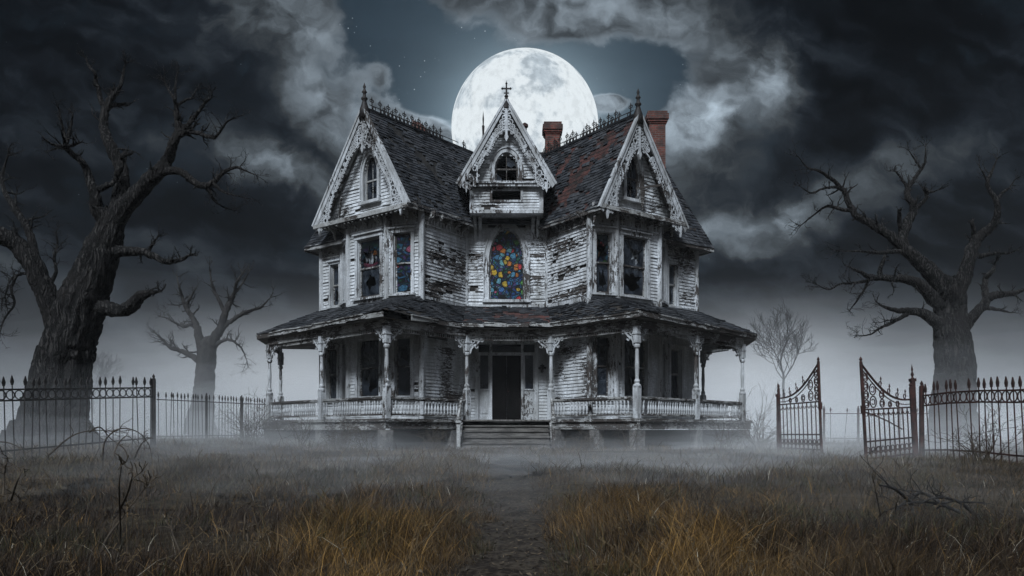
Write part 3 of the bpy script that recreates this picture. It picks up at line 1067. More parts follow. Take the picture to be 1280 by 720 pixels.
for sg in (-1, 1):
    S = 1 if sg == -1 else -1     # plan coordinates are written for the left side
    k = 1 if sg == -1 else -1
    sg_ = 1 if sg == -1 else -1
    side = sg_
    if side == 1: P0, Q0, B1, A1, O1 = (-2.54, 24.0), (-3.64, 24.4), (-5.02, 25.48), (-5.39, 26.3), (-6.23, 26.95)
    else: P0, Q0, B1, A1, O1 = (-2.50, 24.0), (-3.33, 24.28), (-4.84, 25.38), (-5.18, 26.2), (-6.42, 27.15)
    PLAN[side] = (P0, Q0, B1, A1, O1)
    Fi, Fc, Fb = Fr(C0, P0, side), Fr(P0, Q0, side), Fr(Q0, B1, side)
    Fa, Fo, Fs = Fr(B1, A1, side), Fr(A1, O1, side), Fr(O1, OB, side, flip=True)
    left = side == 1
    sd = 11 if left else 51
    w0, w1 = (0.33, 0.92) if left else (0.20, 0.70)
    # upper walls
    wall(Fi, ZU0, ZU1, seed=sd, damage=inner_dmg_L if left else inner_dmg_R, miss=0.03)
    wall(Fc, ZU0, ZU1, holes=[rect_hole(w0, w1, 4.15, 5.98)], seed=sd + 1, mt='siding_sound')
    wall(Fb, ZU0, ZU1, holes=[rect_hole(0.26, 1.30, 4.15, 5.98)], seed=sd + 2, mt='siding_sound')
    wall(Fa, ZU0, ZU1, holes=[rect_hole(0.22, 0.68, 4.15, 5.98)], seed=sd + 3, mt='siding_sound')
    od = dmg_fn([(0.8, 4.4, 0.5, 0.25, 0.6), (0.5, 5.6, 0.3, 0.1, 0.5)])
    wall(Fo, ZU0, 6.15, holes=[rect_hole(0.14, 0.56, 4.12, 5.50)], seed=sd + 4, damage=od)
    wall(Fs, ZU0, 6.15, seed=sd + 5)
    gl2 = 'stained_dim'
    window(Fc, w0, w1, 4.15, 5.98, sd, broken=() if left else (0, 1), glass=(gl2, gl2) if left else ('glass', 'stained_dark'),
           label='narrow window with darker stained glass' if left else 'narrow broken window')
    window(Fb, 0.26, 1.30, 4.15, 5.98, sd + 3, broken=(0, 1), glass=('glass', 'stained_dark' if left else 'glass'), curt=0.75,
           label='large window with shattered panes and torn curtain')
    window(Fa, 0.22, 0.68, 4.15, 5.98, sd + 5, broken=(), casing=0.08)
    window(Fo, 0.14, 0.56, 4.12, 5.50, sd + 6, broken=(0,), casing=0.07)
    for c_ in (P0, Q0, B1, A1): corner(c_, 3.75, ZU1 - 0.01, side)
    corner(O1, 3.75, 6.14, side)
    corner(C0, 3.9, 6.60, side, 0.12)
    # frieze and water table bands
    for F_, z1_ in ((Fi, 6.60), (Fc, 6.60), (Fb, 6.60), (Fa, 6.60), (Fo, 6.13)):
        mb = MB()
        mb.box(F_, 0.09, F_.len - 0.09, z1_ - 0.36, z1_, 0.0, 0.05)
        mb.box(F_, 0.09, F_.len - 0.09, z1_ - 0.40, z1_ - 0.36, 0.0, 0.085)
        n_ = max(2, int(F_.len / 0.17))
        for q in range(n_):
            u = 0.12 + (F_.len - 0.24) * (q + 0.5) / n_
            mb.box(F_, u - 0.028, u + 0.028, z1_ - 0.33, z1_ - 0.16 - 0.05 * RND.random(), 0.05, 0.075)
        mb.build('frieze', 'trim_worn' if F_ in (Fi, Fo) else 'trim', house)
        mb = MB()
        mb.box(F_, 0.09, F_.len - 0.09, ZU0 - 0.2, ZU0 + 0.05, 0.0, 0.06)
        mb.build('belt_board', 'trim', house)
        us = {Fi: (0.35, 0.75, 1.2, 1.7, 2.15), Fc: (0.12, Fc.len - 0.12), Fb: (0.15, 0.8, 1.6), Fa: (0.5,), Fo: (0.2, 0.85)}[F_]
        for u in us:
            b_ = MB()
            bracket(b_, F_, u, z1_ - 0.02, RND.uniform(0.8, 1.05))
            b_.build('bracket', 'trim_worn', house)
    # lower walls
    wall(Fi, ZL0, ZL1, seed=sd + 20, damage=dmg_fn([(1.0, 2.5, 0.4, 0.1, 0.6), (0.7, 1.1, 0.7, 0.12, 0.5)]))
    wall(Fc, ZL0, ZL1, holes=[rect_hole(w0 + 0.02, w1 - 0.04, 1.02, 2.86)], seed=sd + 21)
    wall(Fb, ZL0, ZL1, holes=[rect_hole(0.30, 1.30, 1.02, 2.86)], seed=sd + 22, mt='siding_sound')
    wall(Fa, ZL0, ZL1, holes=[rect_hole(0.22, 0.68, 1.02, 2.86)], seed=sd + 23, mt='siding_sound')
    wall(Fo, ZL0, ZL1, holes=[rect_hole(0.24, 0.76, 1.02, 2.70)], seed=sd + 24, mt='siding_sound')
    wall(Fs, ZL0, ZL1, seed=sd + 25)
    window(Fc, w0 + 0.02, w1 - 0.04, 1.02, 2.86, sd + 30, broken=(1,))
    window(Fb, 0.30, 1.30, 1.02, 2.86, sd + 31, broken=(0, 1), curt=0.6)
    window(Fa, 0.22, 0.68, 1.02, 2.86, sd + 32, broken=(), casing=0.08)
    window(Fo, 0.24, 0.76, 1.02, 2.70, sd + 33, broken=(), casing=0.09, curt=0.4)
    for c_ in (P0, Q0, B1, A1, O1): corner(c_, ZL0, ZL1, side)
    # wall behind the storey line, so no light enters
    for F_ in (Fi, Fc, Fb, Fa, Fo, Fs):
        mb = MB()
        mb.box(F_, 0.0, F_.len, ZL1, ZU0, -0.05, 0.0)
        mb.build('storey_band', 'sheath', house)

    # ---- gable
    G = Fr(Q0, B1, side)
    BD = 0.40

    def u_at(col, d=0.40):
        """where along the gable plane a photo column falls"""
        a, b = -6.0, 6.0
        f = lambda u: (G(u, 0, d).x / G(u, 0, d).y * FPX + 640 - col) * side
        for _ in range(50):
            c = (a + b) / 2
            if f(c) > 0: a = c
            else: b = c
        return a
    AZ = 9.9 if left else 9.66
    AP, FI, FO = ((u_at(453), AZ), (u_at(509), 6.66), (u_at(392), 6.66)) if left else ((u_at(800), AZ), (u_at(751), 6.58), (u_at(859), 6.50))
    mi, mo = (AP[1] - FI[1]) / (AP[0] - FI[0]), (AP[1] - FO[1]) / (FO[0] - AP[0])

    def gext(z, AP=AP, mi=mi, mo=mo):
        a, b = AP[0] - (AP[1] - z) / mi + 0.06, AP[0] + (AP[1] - z) / mo - 0.06
        return (a, b) if b > a else None
    gc, gw = (0.69, 0.31) if left else (u_at(790, 0.0), 0.29)
    wall(G.shift(0, 0, -0.02), 6.68, AZ - 0.15, ext=gext, holes=[arch_hole(gc, gw, 7.12, 7.95, 8.52)], seed=sd + 40, mt='siding_sound', damage=dmg_fn([(1.9, 7.0, 0.4, 0.2, 0.5), (-0.3, 7.0, 0.4, 0.2, 0.5)]))
    arch_window(G, gc, gw, 7.12, 7.95, 8.52, 0.10, 'half', sd + 41)

    def barge(F, AP, FI, FO, d0, name_label=None, big=1.0):
        """pierced bargeboards of one gable; returns nothing"""
        for (ft, s_) in ((FI, -1), (FO, 1)):
            dx_, dz_ = ft[0] - AP[0], ft[1] - AP[1]
            ln = math.hypot(dx_, dz_)
            tx, tz = dx_ / ln, dz_ / ln
            nx, nz = (tz, -tx) if s_ > 0 else (-tz, tx)      # pointing in / down
            if nz > 0: nx, nz = -nx, -nz
            q = lambda a, c: (AP[0] + tx * a + nx * c, AP[1] + tz * a + nz * c)
            mb = MB()
            mb.prism(F, [q(0, 0), q(ln + 0.04, 0), q(ln + 0.10, 0.17 * big), q(0.0, 0.17 * big) if False else (AP[0], AP[1] - 0.20 * big)], d0 - 0.05, d0)
            mb.prism(F, [q(0, -0.05), q(ln + 0.06, -0.05), q(ln + 0.06, 0.02), (AP[0], AP[1] - 0.02)], d0 - 0.08, d0 + 0.03)
            o = mb.build('bargeboard', 'trim', house)
            # pierced lace along the lower edge, deeper near the apex and the foot
            lm = MB()
            w_of = lambda f: 0.11 * big + 0.30 * big * math.exp(-((f - 0.16) / 0.15) ** 2) + 0.24 * big * math.exp(-((f - 0.90) / 0.10) ** 2) + 0.05 * math.exp(-((f - 0.55) / 0.1) ** 2)
            edge = []
            N_ = 40
            for i in range(N_ + 1):
                f = 0.05 + 0.95 * i / N_
                e_ = q(ln * f, 0.17 * big + w_of(f))
                if (e_[0] - AP[0]) * s_ < 0.03: e_ = (AP[0] + 0.03 * s_, e_[1])
                edge.append(e_)
            lm.strip(F, edge, 0.045 * big, d0 - 0.045, d0 - 0.01)
            i = 0.06
            while i < 1.0:
                wq = w_of(i)
                r_ = max(0.04, min(0.085, wq * 0.42)) * big ** 0.5
                rows = max(1, int(round((wq - 0.02) / (2 * r_))))
                for k_ in range(rows):
                    cc = q(ln * i, 0.17 * big + r_ + (wq - 2 * r_) * (k_ / max(1, rows - 1) if rows > 1 else 0.3))
                    if (cc[0] - AP[0]) * s_ < 0.04: continue
                    if RND.random() < 0.05: continue
                    lm.ring(F, cc[0], cc[1], r_ * 0.95, 0.034, d0 - 0.04, d0 - 0.012, 8)
                    if RND.random() < 0.5: lm.ring(F, cc[0], cc[1], r_ * 0.3, 0.03, d0 - 0.04, d0 - 0.012, 6)
                e_ = q(ln * i, 0.17 * big + wq + 0.045)
                if (e_[0] - AP[0]) * s_ > 0.05 and RND.random() > 0.12: lm.ring(F, e_[0], e_[1], 0.032, 0.026, d0 - 0.04, d0 - 0.012, 6)
                i += (2 * r_ * 0.98) / ln
            # drop at the foot
            ft_ = q(ln * 0.985, 0.3 * big)
            lm.prism(F, [(ft_[0] - 0.04, ft_[1] + 0.12), (ft_[0] + 0.04, ft_[1] + 0.12), (ft_[0] + 0.05, ft_[1] - 0.05), (ft_[0], ft_[1] - 0.24 * big), (ft_[0] - 0.05, ft_[1] - 0.05)], d0 - 0.06, d0 + 0.005)
            lm.build('fretwork', 'trim', o)
        # pendant at the apex
        pm = MB()
        x, z = AP
        pm.box(F, x - 0.035, x + 0.035, z - 1.18 * big, z - 0.12, d0 - 0.05, d0 + 0.012)
        pm.prism(F, [(x - 0.035, z - 1.18 * big), (x + 0.035, z - 1.18 * big), (x + 0.07, z - 1.27 * big), (x, z - 1.42 * big), (x - 0.07, z - 1.27 * big)], d0 - 0.06, d0 + 0.018)
        for dz in (0.42, 0.60, 0.80, 0.98):
            for s_ in (-1, 1): pm.ring(F, x + s_ * 0.085 * big, z - dz * big, 0.055 * big, 0.03, d0 - 0.04, d0, 8)
        pm.build('pendant', 'trim', house)
    barge(G, AP, FI, FO, BD)

    # arched shade board inside the gable (curved soffit, set back from the lace)
    mb = MB()
    for (s_, ft) in ((-1, FI), (1, FO)):
        hw = abs(ft[0] - AP[0])
        arc = [(AP[0] + s_ * min(hw * 0.80 * math.sin(t), hw * (AP[1] - 7.0 - 1.9 * math.cos(t) ** 0.9) / (AP[1] - ft[1]) - 0.16), 7.0 + 1.9 * math.cos(t) ** 0.9) for t in [math.pi / 2 * i / 14 * 0.98 for i in range(15)]]
        mb.strip(G, arc, 0.07, 0.06, 0.16)
    mb.build('gable_arch', 'trim_worn', house)
    # soffit under the raking eaves
    mb = MB()
    for ft in (FI, FO):
        a_, b_ = G(AP[0], AP[1] - 0.07, -0.02), G(AP[0], AP[1] - 0.07, BD - 0.03)
        c_, d_ = G(ft[0], ft[1] - 0.02, BD - 0.03), G(ft[0], ft[1] - 0.02, -0.02)
        mb.poly([a_, b_, c_, d_])
    mb.build('gable_soffit', 'soffit', house, fix=False)

    # stone-like finial
    fm = MB()
    R0 = G(AP[0], AZ, BD - 0.08)
    fm.lathe(R0, [(0.17, -0.35), (0.15, -0.05), (0.09, 0.12), (0.06, 0.22), (0.10, 0.26), (0.10, 0.30), (0.055, 0.34), (0.045, 0.44), (0.085, 0.48), (0.05, 0.53), (0.03, 0.6), (0.05, 0.64), (0.0, 0.78)], 10)
    fm.build('finial', 'iron_black', house, smooth=True)

    # ---- roofs
    class Rf: pass

    def lerp(a, b, t): return a + (b - a) * t

    def roof(p00, p10, p11, p01, name='slate_roof', holes=None, sw=0.17, rh=0.125, seed=0, sag=0.0, lift=0.0, tilt=0.02, skip=0.012, deckm='sheath'):
        """p00-p10 is the eave, p01-p11 the ridge; slates are laid one by one"""
        r = random.Random(seed)
        nrm = (p10 - p00).cross(p01 - p00)
        if nrm.length < 1e-6 or (p11 - p01).length > (p10 - p00).length: nrm = (p11 - p01).cross(p00 - p01) * -1
        nrm.normalize()
        if nrm.z < 0: nrm = -nrm
        db = MB()
        NU, NV = 10, 6

        def S(u, v, h=0.0):
            q = lerp(lerp(p00, p10, u), lerp(p01, p11, u), v) + nrm * h
            if sag: q += V3((0, 0, -sag * (math.sin(math.pi * u) * 0.5 + 0.5 * fbm(q.x * 0.7, q.y * 0.7, seed)) * (1 - v * 0.6)))
            return q
        for i in range(NU):
            for j in range(NV):
                db.poly([S(i / NU, j / NV), S((i + 1) / NU, j / NV), S((i + 1) / NU, (j + 1) / NV), S(i / NU, (j + 1) / NV)])
        deck = db.build(name, deckm, house, fix=False)
        mb = MB()
        hgt = ((p01 + p11) / 2 - (p00 + p10) / 2).length
        rows = max(1, int(hgt / rh))
        for j in range(rows + 1):
            v0, v1 = j / rows, min(1.0, (j + 1.35) / rows)
            if v0 >= 1: break
            a, b = S(0, v0), S(1, v0)
            ln = (b - a).length
            n = max(1, int(ln / sw))
            off = r.random()
            us = [max(0.0, min(1.0, (i + off - 1 + r.uniform(-0.08, 0.08)) / n)) for i in range(n + 2)]
            for i in range(len(us) - 1):
                u0, u1 = us[i], us[i + 1] - 0.012 / max(ln, .1)
                if u1 - u0 < 0.02 / max(ln, .1): continue
                um = (u0 + u1) / 2
                if holes and holes(um, (v0 + v1) / 2, r): continue
                if r.random() < skip: continue
                mb.cur = (r.random(), r.random())
                t = r.uniform(-1, 1) * tilt
                h1 = 0.030 + r.uniform(0, 0.014) + (0.03 if r.random() < 0.03 else 0)
                dv = r.uniform(-0.10, 0.06) / rows
                q = [S(u0, max(0, v0 + dv) if j else v0 - 0.01, 0.004), S(u1, max(0, v0 + dv) if j else v0 - 0.01, 0.004), S(u1, v1, 0.001), S(u0, v1, 0.001)]
                p = [S(u0, max(0, v0 + dv - t * 0.1) if j else v0 - 0.01, h1), S(u1, max(0, v0 + dv + t * 0.1) if j else v0 - 0.01, h1), S(u1, v1, 0.010), S(u0, v1, 0.010)]
                mb.mesh8(q + p)
        mb.build('slates', 'slate', deck)
        return deck

    Edir = -G.N
    E0 = G(FI[0], FI[1], BD)
    R1 = R0 + Edir * 5.35
    R0r = G(AP[0], AZ, BD)
    E1 = E0 + Edir * 2.95

    def hole_L(u, v, r):
        q = abs((u - 0.24) - (0.86 - v) * 0.75 - 0.03 * fbm(v * 11, 2.0)) < 0.042 + 0.04 * fbm(v * 16, 5.0) and 0.36 < v < 0.93
        return q or (fbm(u * 6, v * 6, 2.0) > 0.40 and r.random() < 0.5) or (abs(u - 0.62) < 0.05 and abs(v - 0.22) < 0.03)

    def hole_R(u, v, r):
        a = ((u - 0.47) * 0.8 + (v - 0.50) * 0.62)
        w = 0.12 + 0.10 * fbm(u * 9, v * 9, 4.0)
        main = abs(a) < w and abs(v - 0.50 + 0.3 * (u - 0.5)) < 0.30 + 0.1 * fbm(u * 14, 3.0)
        gash = abs((u - 0.66) + (v - 0.72) * 0.55) < 0.028 + 0.03 * fbm(v * 12, 8.0) and 0.52 < v < 0.93
        return (main and r.random() > 0.10) or gash or (fbm(u * 6, v * 6, 9.0) > 0.42 and r.random() < 0.5)
    roof(E0, E1, R1, R0r, holes=hole_L if left else hole_R, seed=sd + 60, sag=0.10, deckm='void' if left else 'deck_red')  # left deck is near black to paint the dark inside the gash
    FO0 = G(FO[0], FO[1], BD)
    roof(FO0, FO0 + Edir * 4.6, R0r + Edir * 4.6, R0r, seed=sd + 61, sag=0.05)
    Ew, Ei = G(u_at(381 if left else 892, -0.06), 6.16, -0.06), G(2.15, 6.16, -0.06)
    Tt = hp(-5.0 * side if left else 5.45, 28.3, 9.5)
    Wt = R0r + Edir * 2.3 + V3((0, 0, -0.25))
    roof(Ew, Ei, Wt, Tt, seed=sd + 62, sag=0.04)
    EBk = hp(-4.9 * side, 31.7, 6.16)
    T2 = hp(-1.04 * side, 28.8, 9.6)
    bk = MB()
    bk.poly([Ew, EBk, Tt]); bk.poly([EBk, T2, Tt]); bk.poly([Tt, T2, Wt])
    bk.build('rear_roof', 'slate', house, fix=False)
    # fascias and gutters
    for (a, b) in ((E0, E1), (Ew, Ei)):
        fa = MB()
        n = 5
        for i in range(n):
            p, q = lerp(a, b, i / n), lerp(a, b, (i + 0.985) / n)
            dz = V3((0, 0, RND.uniform(-0.02, 0.01)))
            fa.bar(p + V3((0, 0, -0.055)) + dz, q + V3((0, 0, -0.055)) + dz * RND.uniform(0, 1), 0.05, 0.15)
        if a is E0: fa.build('fascia', 'trim_worn', house)
    fa.bar(Ew + V3((0, 0, -.06)), EBk + V3((0, 0, -.06)), 0.05, 0.15)
    fa.build('fascia', 'trim_worn', house)
    # cornice slab: soffit under gable and eaves
    cs = MB()
    top = 6.63
    cpts = [G(FI[0] + 0.03, top, BD - 0.03), G(FO[0] - 0.03, top, BD - 0.03), G(FO[0] - 0.03, top, -0.8), hp(-1.2 * side, 26.2, top), hp(-1.25 * side, 25.75, top)]
    cs.slab(cpts, 0.06)
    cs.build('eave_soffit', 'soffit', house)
    cs = MB()
    cs.slab([G(u_at(383 if left else 890, -0.1), 6.12, -0.10), G(2.2, 6.12, -0.10), G(2.2, 6.12, -1.2), hp(-4.3 * side, 31.5, 6.12), hp(-4.95 * side, 31.4, 6.12)], 0.05)
    cs.build('skirt_soffit', 'soffit', house)
    cm = MB()
    cm.box(G, FI[0] + 0.02, FO[0] - 0.1, 6.66, 6.76, 0.0, 0.10)
    cm.box(G, FI[0], FO[0], 6.52, 6.645, BD - 0.035, BD + 0.02)
    for i in range(22):
        u = FI[0] + 0.15 + i * 0.19
        if RND.random() < 0.85: cm.box(G, u - 0.03, u + 0.03, 6.46, 6.52, BD - 0.08, BD - 0.02)
    cm.build('gable_cornice', 'trim_worn', house)
    # brackets bent under the gable, partly broken loose
    for i, u in enumerate((-0.9, -0.2, 0.25, 1.3, 1.75, 2.4)):
        b_ = MB()
        bracket(b_, G, u, 6.56, 0.9)
        b_.build('bracket', 'trim_worn', house)
    br = MB()
    if left:
        br.bar(G(2.1, 6.8, 0.1), G(1.75, 7.35, 0.3), 0.05, 0.07)
    else:
        br.bar(G(0.75, 7.45, 0.1), G(1.55, 7.62, 0.42), 0.05, 0.06)
        br.prism(G.shift(0, 0, 0.2), [(0.82, 7.42), (1.02, 7.40), (0.96, 7.0), (0.92, 6.78), (0.86, 7.1)], 0, 0.03)
    br.build('loose_board', 'trim_worn', house)

    # ridge cresting, one wrought iron length
    cr = MB()
    Cf = object.__new__(Fr)
    Cf.O = R0 + V3((0, 0, -0.0)); Cf.U = Edir; Cf.N = Edir.cross(V3((0, 0, 1))); Cf.sg = side; Cf.len = 5
    cr.bar(Cf(0.2, 0.03), Cf(4.9, 0.03), 0.03, 0.03)
    cr.bar(Cf(0.2, 0.16), Cf(4.3, 0.16), 0.018, 0.018)
    i = 0
    u = 0.32
    Ro = Cf
    while u < 4.75:
        if not (u > 3.4 and RND.random() < 0.45) and not RND.random() < 0.06:
            ht = 0.38 if i % 2 == 0 else 0.27
            lean = RND.uniform(-0.03, 0.03)
            cr.bar(Cf(u, 0.03), Cf(u + lean, ht), 0.024, 0.024)
            cr.ring(Cf, u + 0.085, 0.10, 0.055, 0.022, -0.010, 0.008, 8)
            cr.ring(Cf, u - 0.04 + lean, ht - 0.07, 0.040, 0.020, -0.009, 0.007, 7)
            cr.ring(Cf, u + 0.04 + lean, ht - 0.07, 0.040, 0.020, -0.009, 0.007, 7)
            cr.prism(Cf, [(u + lean - 0.02, ht - 0.02), (u + lean + 0.02, ht - 0.02), (u + lean, ht + 0.06)], -0.008, 0.008)
        i += 1
        u += 0.17
    cr.build('ridge_cresting', 'iron_black', house)
    rc = MB()
    rc.bar(R0 + V3((0, 0, -0.02)), R1 + V3((0, 0, -0.02)), 0.16, 0.07)
    rc.build('ridge_cap', 'slate', house)

# ---- centre wall with the stained glass window
Fm = Fr((-1.31, 26.0), (1.31, 26.0))
hw = 1.31
wall(Fm, ZU0, 7.0, holes=[arch_hole(hw, 0.57, 4.24, 5.60, 6.55)], seed=101, damage=dmg_fn([(0.25, 5.7, 0.3, 0.12, 0.9), (0.3, 4.6, 0.3, 0.1, 0.8), (2.3, 5.7, 0.2, 0.06, 0.8), (2.35, 5.0, 0.15, 0.05, 0.8)]))
arch_window(Fm, hw, 0.57, 4.24, 5.60, 6.55, 0.15, 'stained', 102, label='tall pointed window of many-coloured stained glass')
for q_ in ((0.0, 2.62, 3.95, 4.10, 0.07), (0.0, hw - 0.75, 6.02, 6.07, 0.05), (hw + 0.75, 2.62, 6.02, 6.07, 0.05)):
    mb = MB()
    mb.box(Fm, *q_[:4], 0.0, q_[4])
    mb.build('belt_board', 'trim', house)
mb = MB(); mb.box(Fm, 0.0, 2.62, ZL1, ZU0, -0.05, 0.0); mb.build('storey_band', 'sheath', house)

# central roof
roof(hp(-2.4, 25.75, 6.66), hp(2.4, 25.75, 6.66), hp(1.3, 28.8, 9.86), hp(-1.3, 28.8, 9.86), seed=120, sag=0.04)
mb = MB()
mb.poly([hp(-1.3, 28.8, 9.86), hp(1.3, 28.8, 9.86), hp(4.9, 31.7, 6.16), hp(-4.9, 31.7, 6.16)])
mb.build('rear_roof', 'slate', house, fix=False)
mb = MB(); mb.bar(hp(-1.4, 28.8, 9.93), hp(1.4, 28.8, 9.93), 0.2, 0.1); mb.build('ridge_cap', 'slate', house)
# rear wall, floors
mb = MB()
mb.poly([hp(-4.6, 31.3, -0.5), hp(4.6, 31.3, -0.5), hp(4.6, 31.3, 6.2), hp(-4.6, 31.3, 6.2)])
mb.build('rear_wall', 'siding', house, fix=False)
foot = [C0, *PLAN[1], (-4.6, 31.3)] + [(-x, y) for x, y in reversed([C0, *PLAN[-1], (-4.6, 31.3)])]
for z_, t_ in ((3.6, 0.3), (0.31, 0.15)):
    mb = MB()
    q = [hp(x, y + 0.07, z_) for x, y in foot]
    mb.slab(q, t_)
    mb.build('floor_slab', 'void', house)

# ---- dormer over the stained glass window
Dm = Fr((-1.13, 25.25), (1.13, 25.25))
dc = 1.13
DAP, DFI, DFO = (dc, 10.30), (dc - 1.51, 7.72), (dc + 1.51, 7.72)
ms = (10.30 - 7.72) / 1.51


def dext(z):
    h = (10.30 - z) / ms - 0.06
    return (dc - min(h, 1.13), dc + min(h, 1.13)) if h > 0 else None


wall(Dm, 6.95, 7.66, holes=[rect_hole(dc - 0.45, dc + 0.45, 7.26, 7.60)], seed=130, mt='siding_sound', damage=dmg_fn([(0.5, 7.1, 0.5, 0.1, 0.4)]), bh=0.09)
wall(Dm, 7.78, 10.1, ext=dext, holes=[arch_hole(dc, 0.37, 7.82, 8.25, 8.74)], seed=131, bh=0.09, mt='siding_sound')
arch_window(Dm, dc, 0.37, 7.84, 8.25, 8.74, 0.13, 'broken', 133, label='broken arched dormer window with a jagged pane')
mb = MB()
mb.box(Dm, -0.05, 2 * dc + 0.05, 7.66, 7.78, -0.02, 0.17)
mb.box(Dm, -0.10, 2 * dc + 0.10, 7.745, 7.785, -0.02, 0.21)
mb.box(Dm, -0.03, 2 * dc + 0.03, 6.84, 6.95, -0.75, 0.08)
mb.box(Dm, -0.03, 0.10, 6.95, 7.66, 0.0, 0.06)
mb.box(Dm, 2 * dc - 0.10, 2 * dc + 0.03, 6.95, 7.66, 0.0, 0.06)
mb.build('dormer_sill', 'trim', house)
mb = MB()
mb.box(Dm, dc - 0.52, dc - 0.45, 7.20, 7.66, 0.0, 0.06)
mb.box(Dm, dc + 0.45, dc + 0.52, 7.20, 7.66, 0.0, 0.06)
mb.box(Dm, dc - 0.45, dc + 0.45, 7.20, 7.26, 0.0, 0.06)
mb.box(Dm, dc - 0.45, dc + 0.45, 7.60, 7.66, 0.0, 0.05)
mb.build('attic_opening', 'trim', house, label='long low opening with no glass under the dormer window')
mb = MB()
for s_ in (0.0, 2 * dc): mb.poly([Dm(s_, 6.9, 0), Dm(s_, 7.75, 0), Dm(s_, 7.75, -2.0), Dm(s_, 6.9, -2.0)])
mb.build('dormer_cheek', 'siding', house, fix=False)
barge(Dm, DAP, DFI, DFO, 0.35, big=0.92)
mb = MB()
arc = [(dc + 1.2 * math.sin(t), 7.9 + 1.45 * math.cos(t)) for t in [(-1 + 2 * i / 24) * math.pi / 2 * 0.96 for i in range(25)]]
mb.strip(Dm, arc, 0.06, 0.04, 0.12)
mb.build('gable_arch', 'trim_worn', house)
a_ = Dm(dc, 10.28, 0.35)
for s_, ft in ((-1, DFI), (1, DFO)):
    e0 = Dm(ft[0], ft[1], 0.35)
    bk_ = V3((0, 1, 0))
    p = [e0, e0 + bk_ * 2.2, a_ + bk_ * 3.9, a_]
    roof(p[0], p[1], p[2], p[3], seed=140 + s_, sag=0.02)
for s_ in (0.12, 2 * dc - 0.12):
    for o_ in (0, 0.16 if s_ < 1 else -0.16):
        b_ = MB(); bracket(b_, Fm, 1.31 - dc + s_ + o_, 6.84, 1.45, 0.10); b_.build('bracket', 'trim', house)
# cross finial
fm = MB()
c = Dm(dc, 10.30, 0.30)
fm.lathe(c, [(0.10, -0.25), (0.08, 0.0), (0.045, 0.08), (0.07, 0.12), (0.03, 0.17), (0.022, 0.5), (0.0, 0.62)], 8)
fm.bar(c + V3((-0.13, 0, 0.36)), c + V3((0.13, 0, 0.36)), 0.035, 0.04)
fm.bar(c + V3((-0.08, 0, 0.22)), c + V3((0.08, 0, 0.22)), 0.03, 0.03)
for q in ((-0.13, 0.36), (0.13, 0.36), (0, 0.52)): fm.tube_prof(c + V3((q[0], 0, q[1])), [(0.0, -0.05), (0.04, 0.0), (0.0, 0.05)], 6)
fm.build('finial', 'iron_black', house, label='cross-shaped iron finial')
fm = MB()
c = px(604, 185, 27.6)
fm.lathe(c, [(0.05, -0.3), (0.035, 0.3), (0.06, 0.34), (0.03, 0.4), (0.045, 0.7), (0.05, 0.75), (0.02, 0.8), (0.03, 1.0), (0.0, 1.3)], 7)
fm.build('finial', 'iron_black', house)


# ---- chimneys
def chimney(pxl, pxr, top, base, D, cap=True, tilt=0.0, broken=False):
    a, b_ = px(pxl, top, D), px(pxr, top, D)
    w = b_.x - a.x
    cx, zt = (a.x + b_.x) / 2, a.z
    zb = px(0, base, D).z
    mb = MB()
    F = object.__new__(Fr)
    F.O = V3((cx, D, 0)); F.U = V3((1, 0, 0)); F.N = V3((0, -1, 0)); F.len = 1; F.sg = 1
    mb.box(F, -w / 2, w / 2, zb, zt - (0.42 if cap else 0.0), -w / 2, w / 2)
    if cap:
        for i, (o, z0, z1) in enumerate(((0.03, 0.42, 0.36), (0.065, 0.36, 0.28), (0.10, 0.28, 0.10), (0.06, 0.10, 0.0))):
            mb.box(F, -w / 2 - o, w / 2 + o, zt - z0, zt - z1, -w / 2 - o, w / 2 + o)
    o = mb.build('chimney', 'brick', house)
    if not broken:
        p = MB()
        p.lathe(V3((cx, D, zt)), [(w * 0.30, -0.02), (w * 0.30, 0.03), (w * 0.2, 0.035), (w * 0.2, 0.0)], 10)
        p.build('flue', 'void', o)
    else:
        p = MB()
        p.prism(F, [(-w / 2, zt - 0.02), (w / 2, zt - 0.02), (w / 2, zt + 0.05), (w * 0.1, zt + 0.28), (-w / 2, zt + 0.42)], -w / 2, w * 0.2)
        p.build('broken_brickwork', 'brick', o)
    return o


chimney(810, 830, 143, 262, 27.6)
chimney(681.5, 699.5, 156, 205, 29.3)
chimney(516, 535, 166, 200, 28.0, cap=False, broken=True)
mb = MB()
mb.lathe(px(656, 175, 28.6), [(0.07, -0.4), (0.07, 0.42), (0.12, 0.46), (0.12, 0.55), (0.02, 0.62)], 10)
mb.build('vent_pipe', 'iron_rust', house)
mb = MB()
mb.box(Fr((0, 0), (1, 0)).shift(0), 4.88, 5.40, 7.6, 8.35, -28.0, -27.2)
mb.build('chimney_shoulder', 'brick', house)

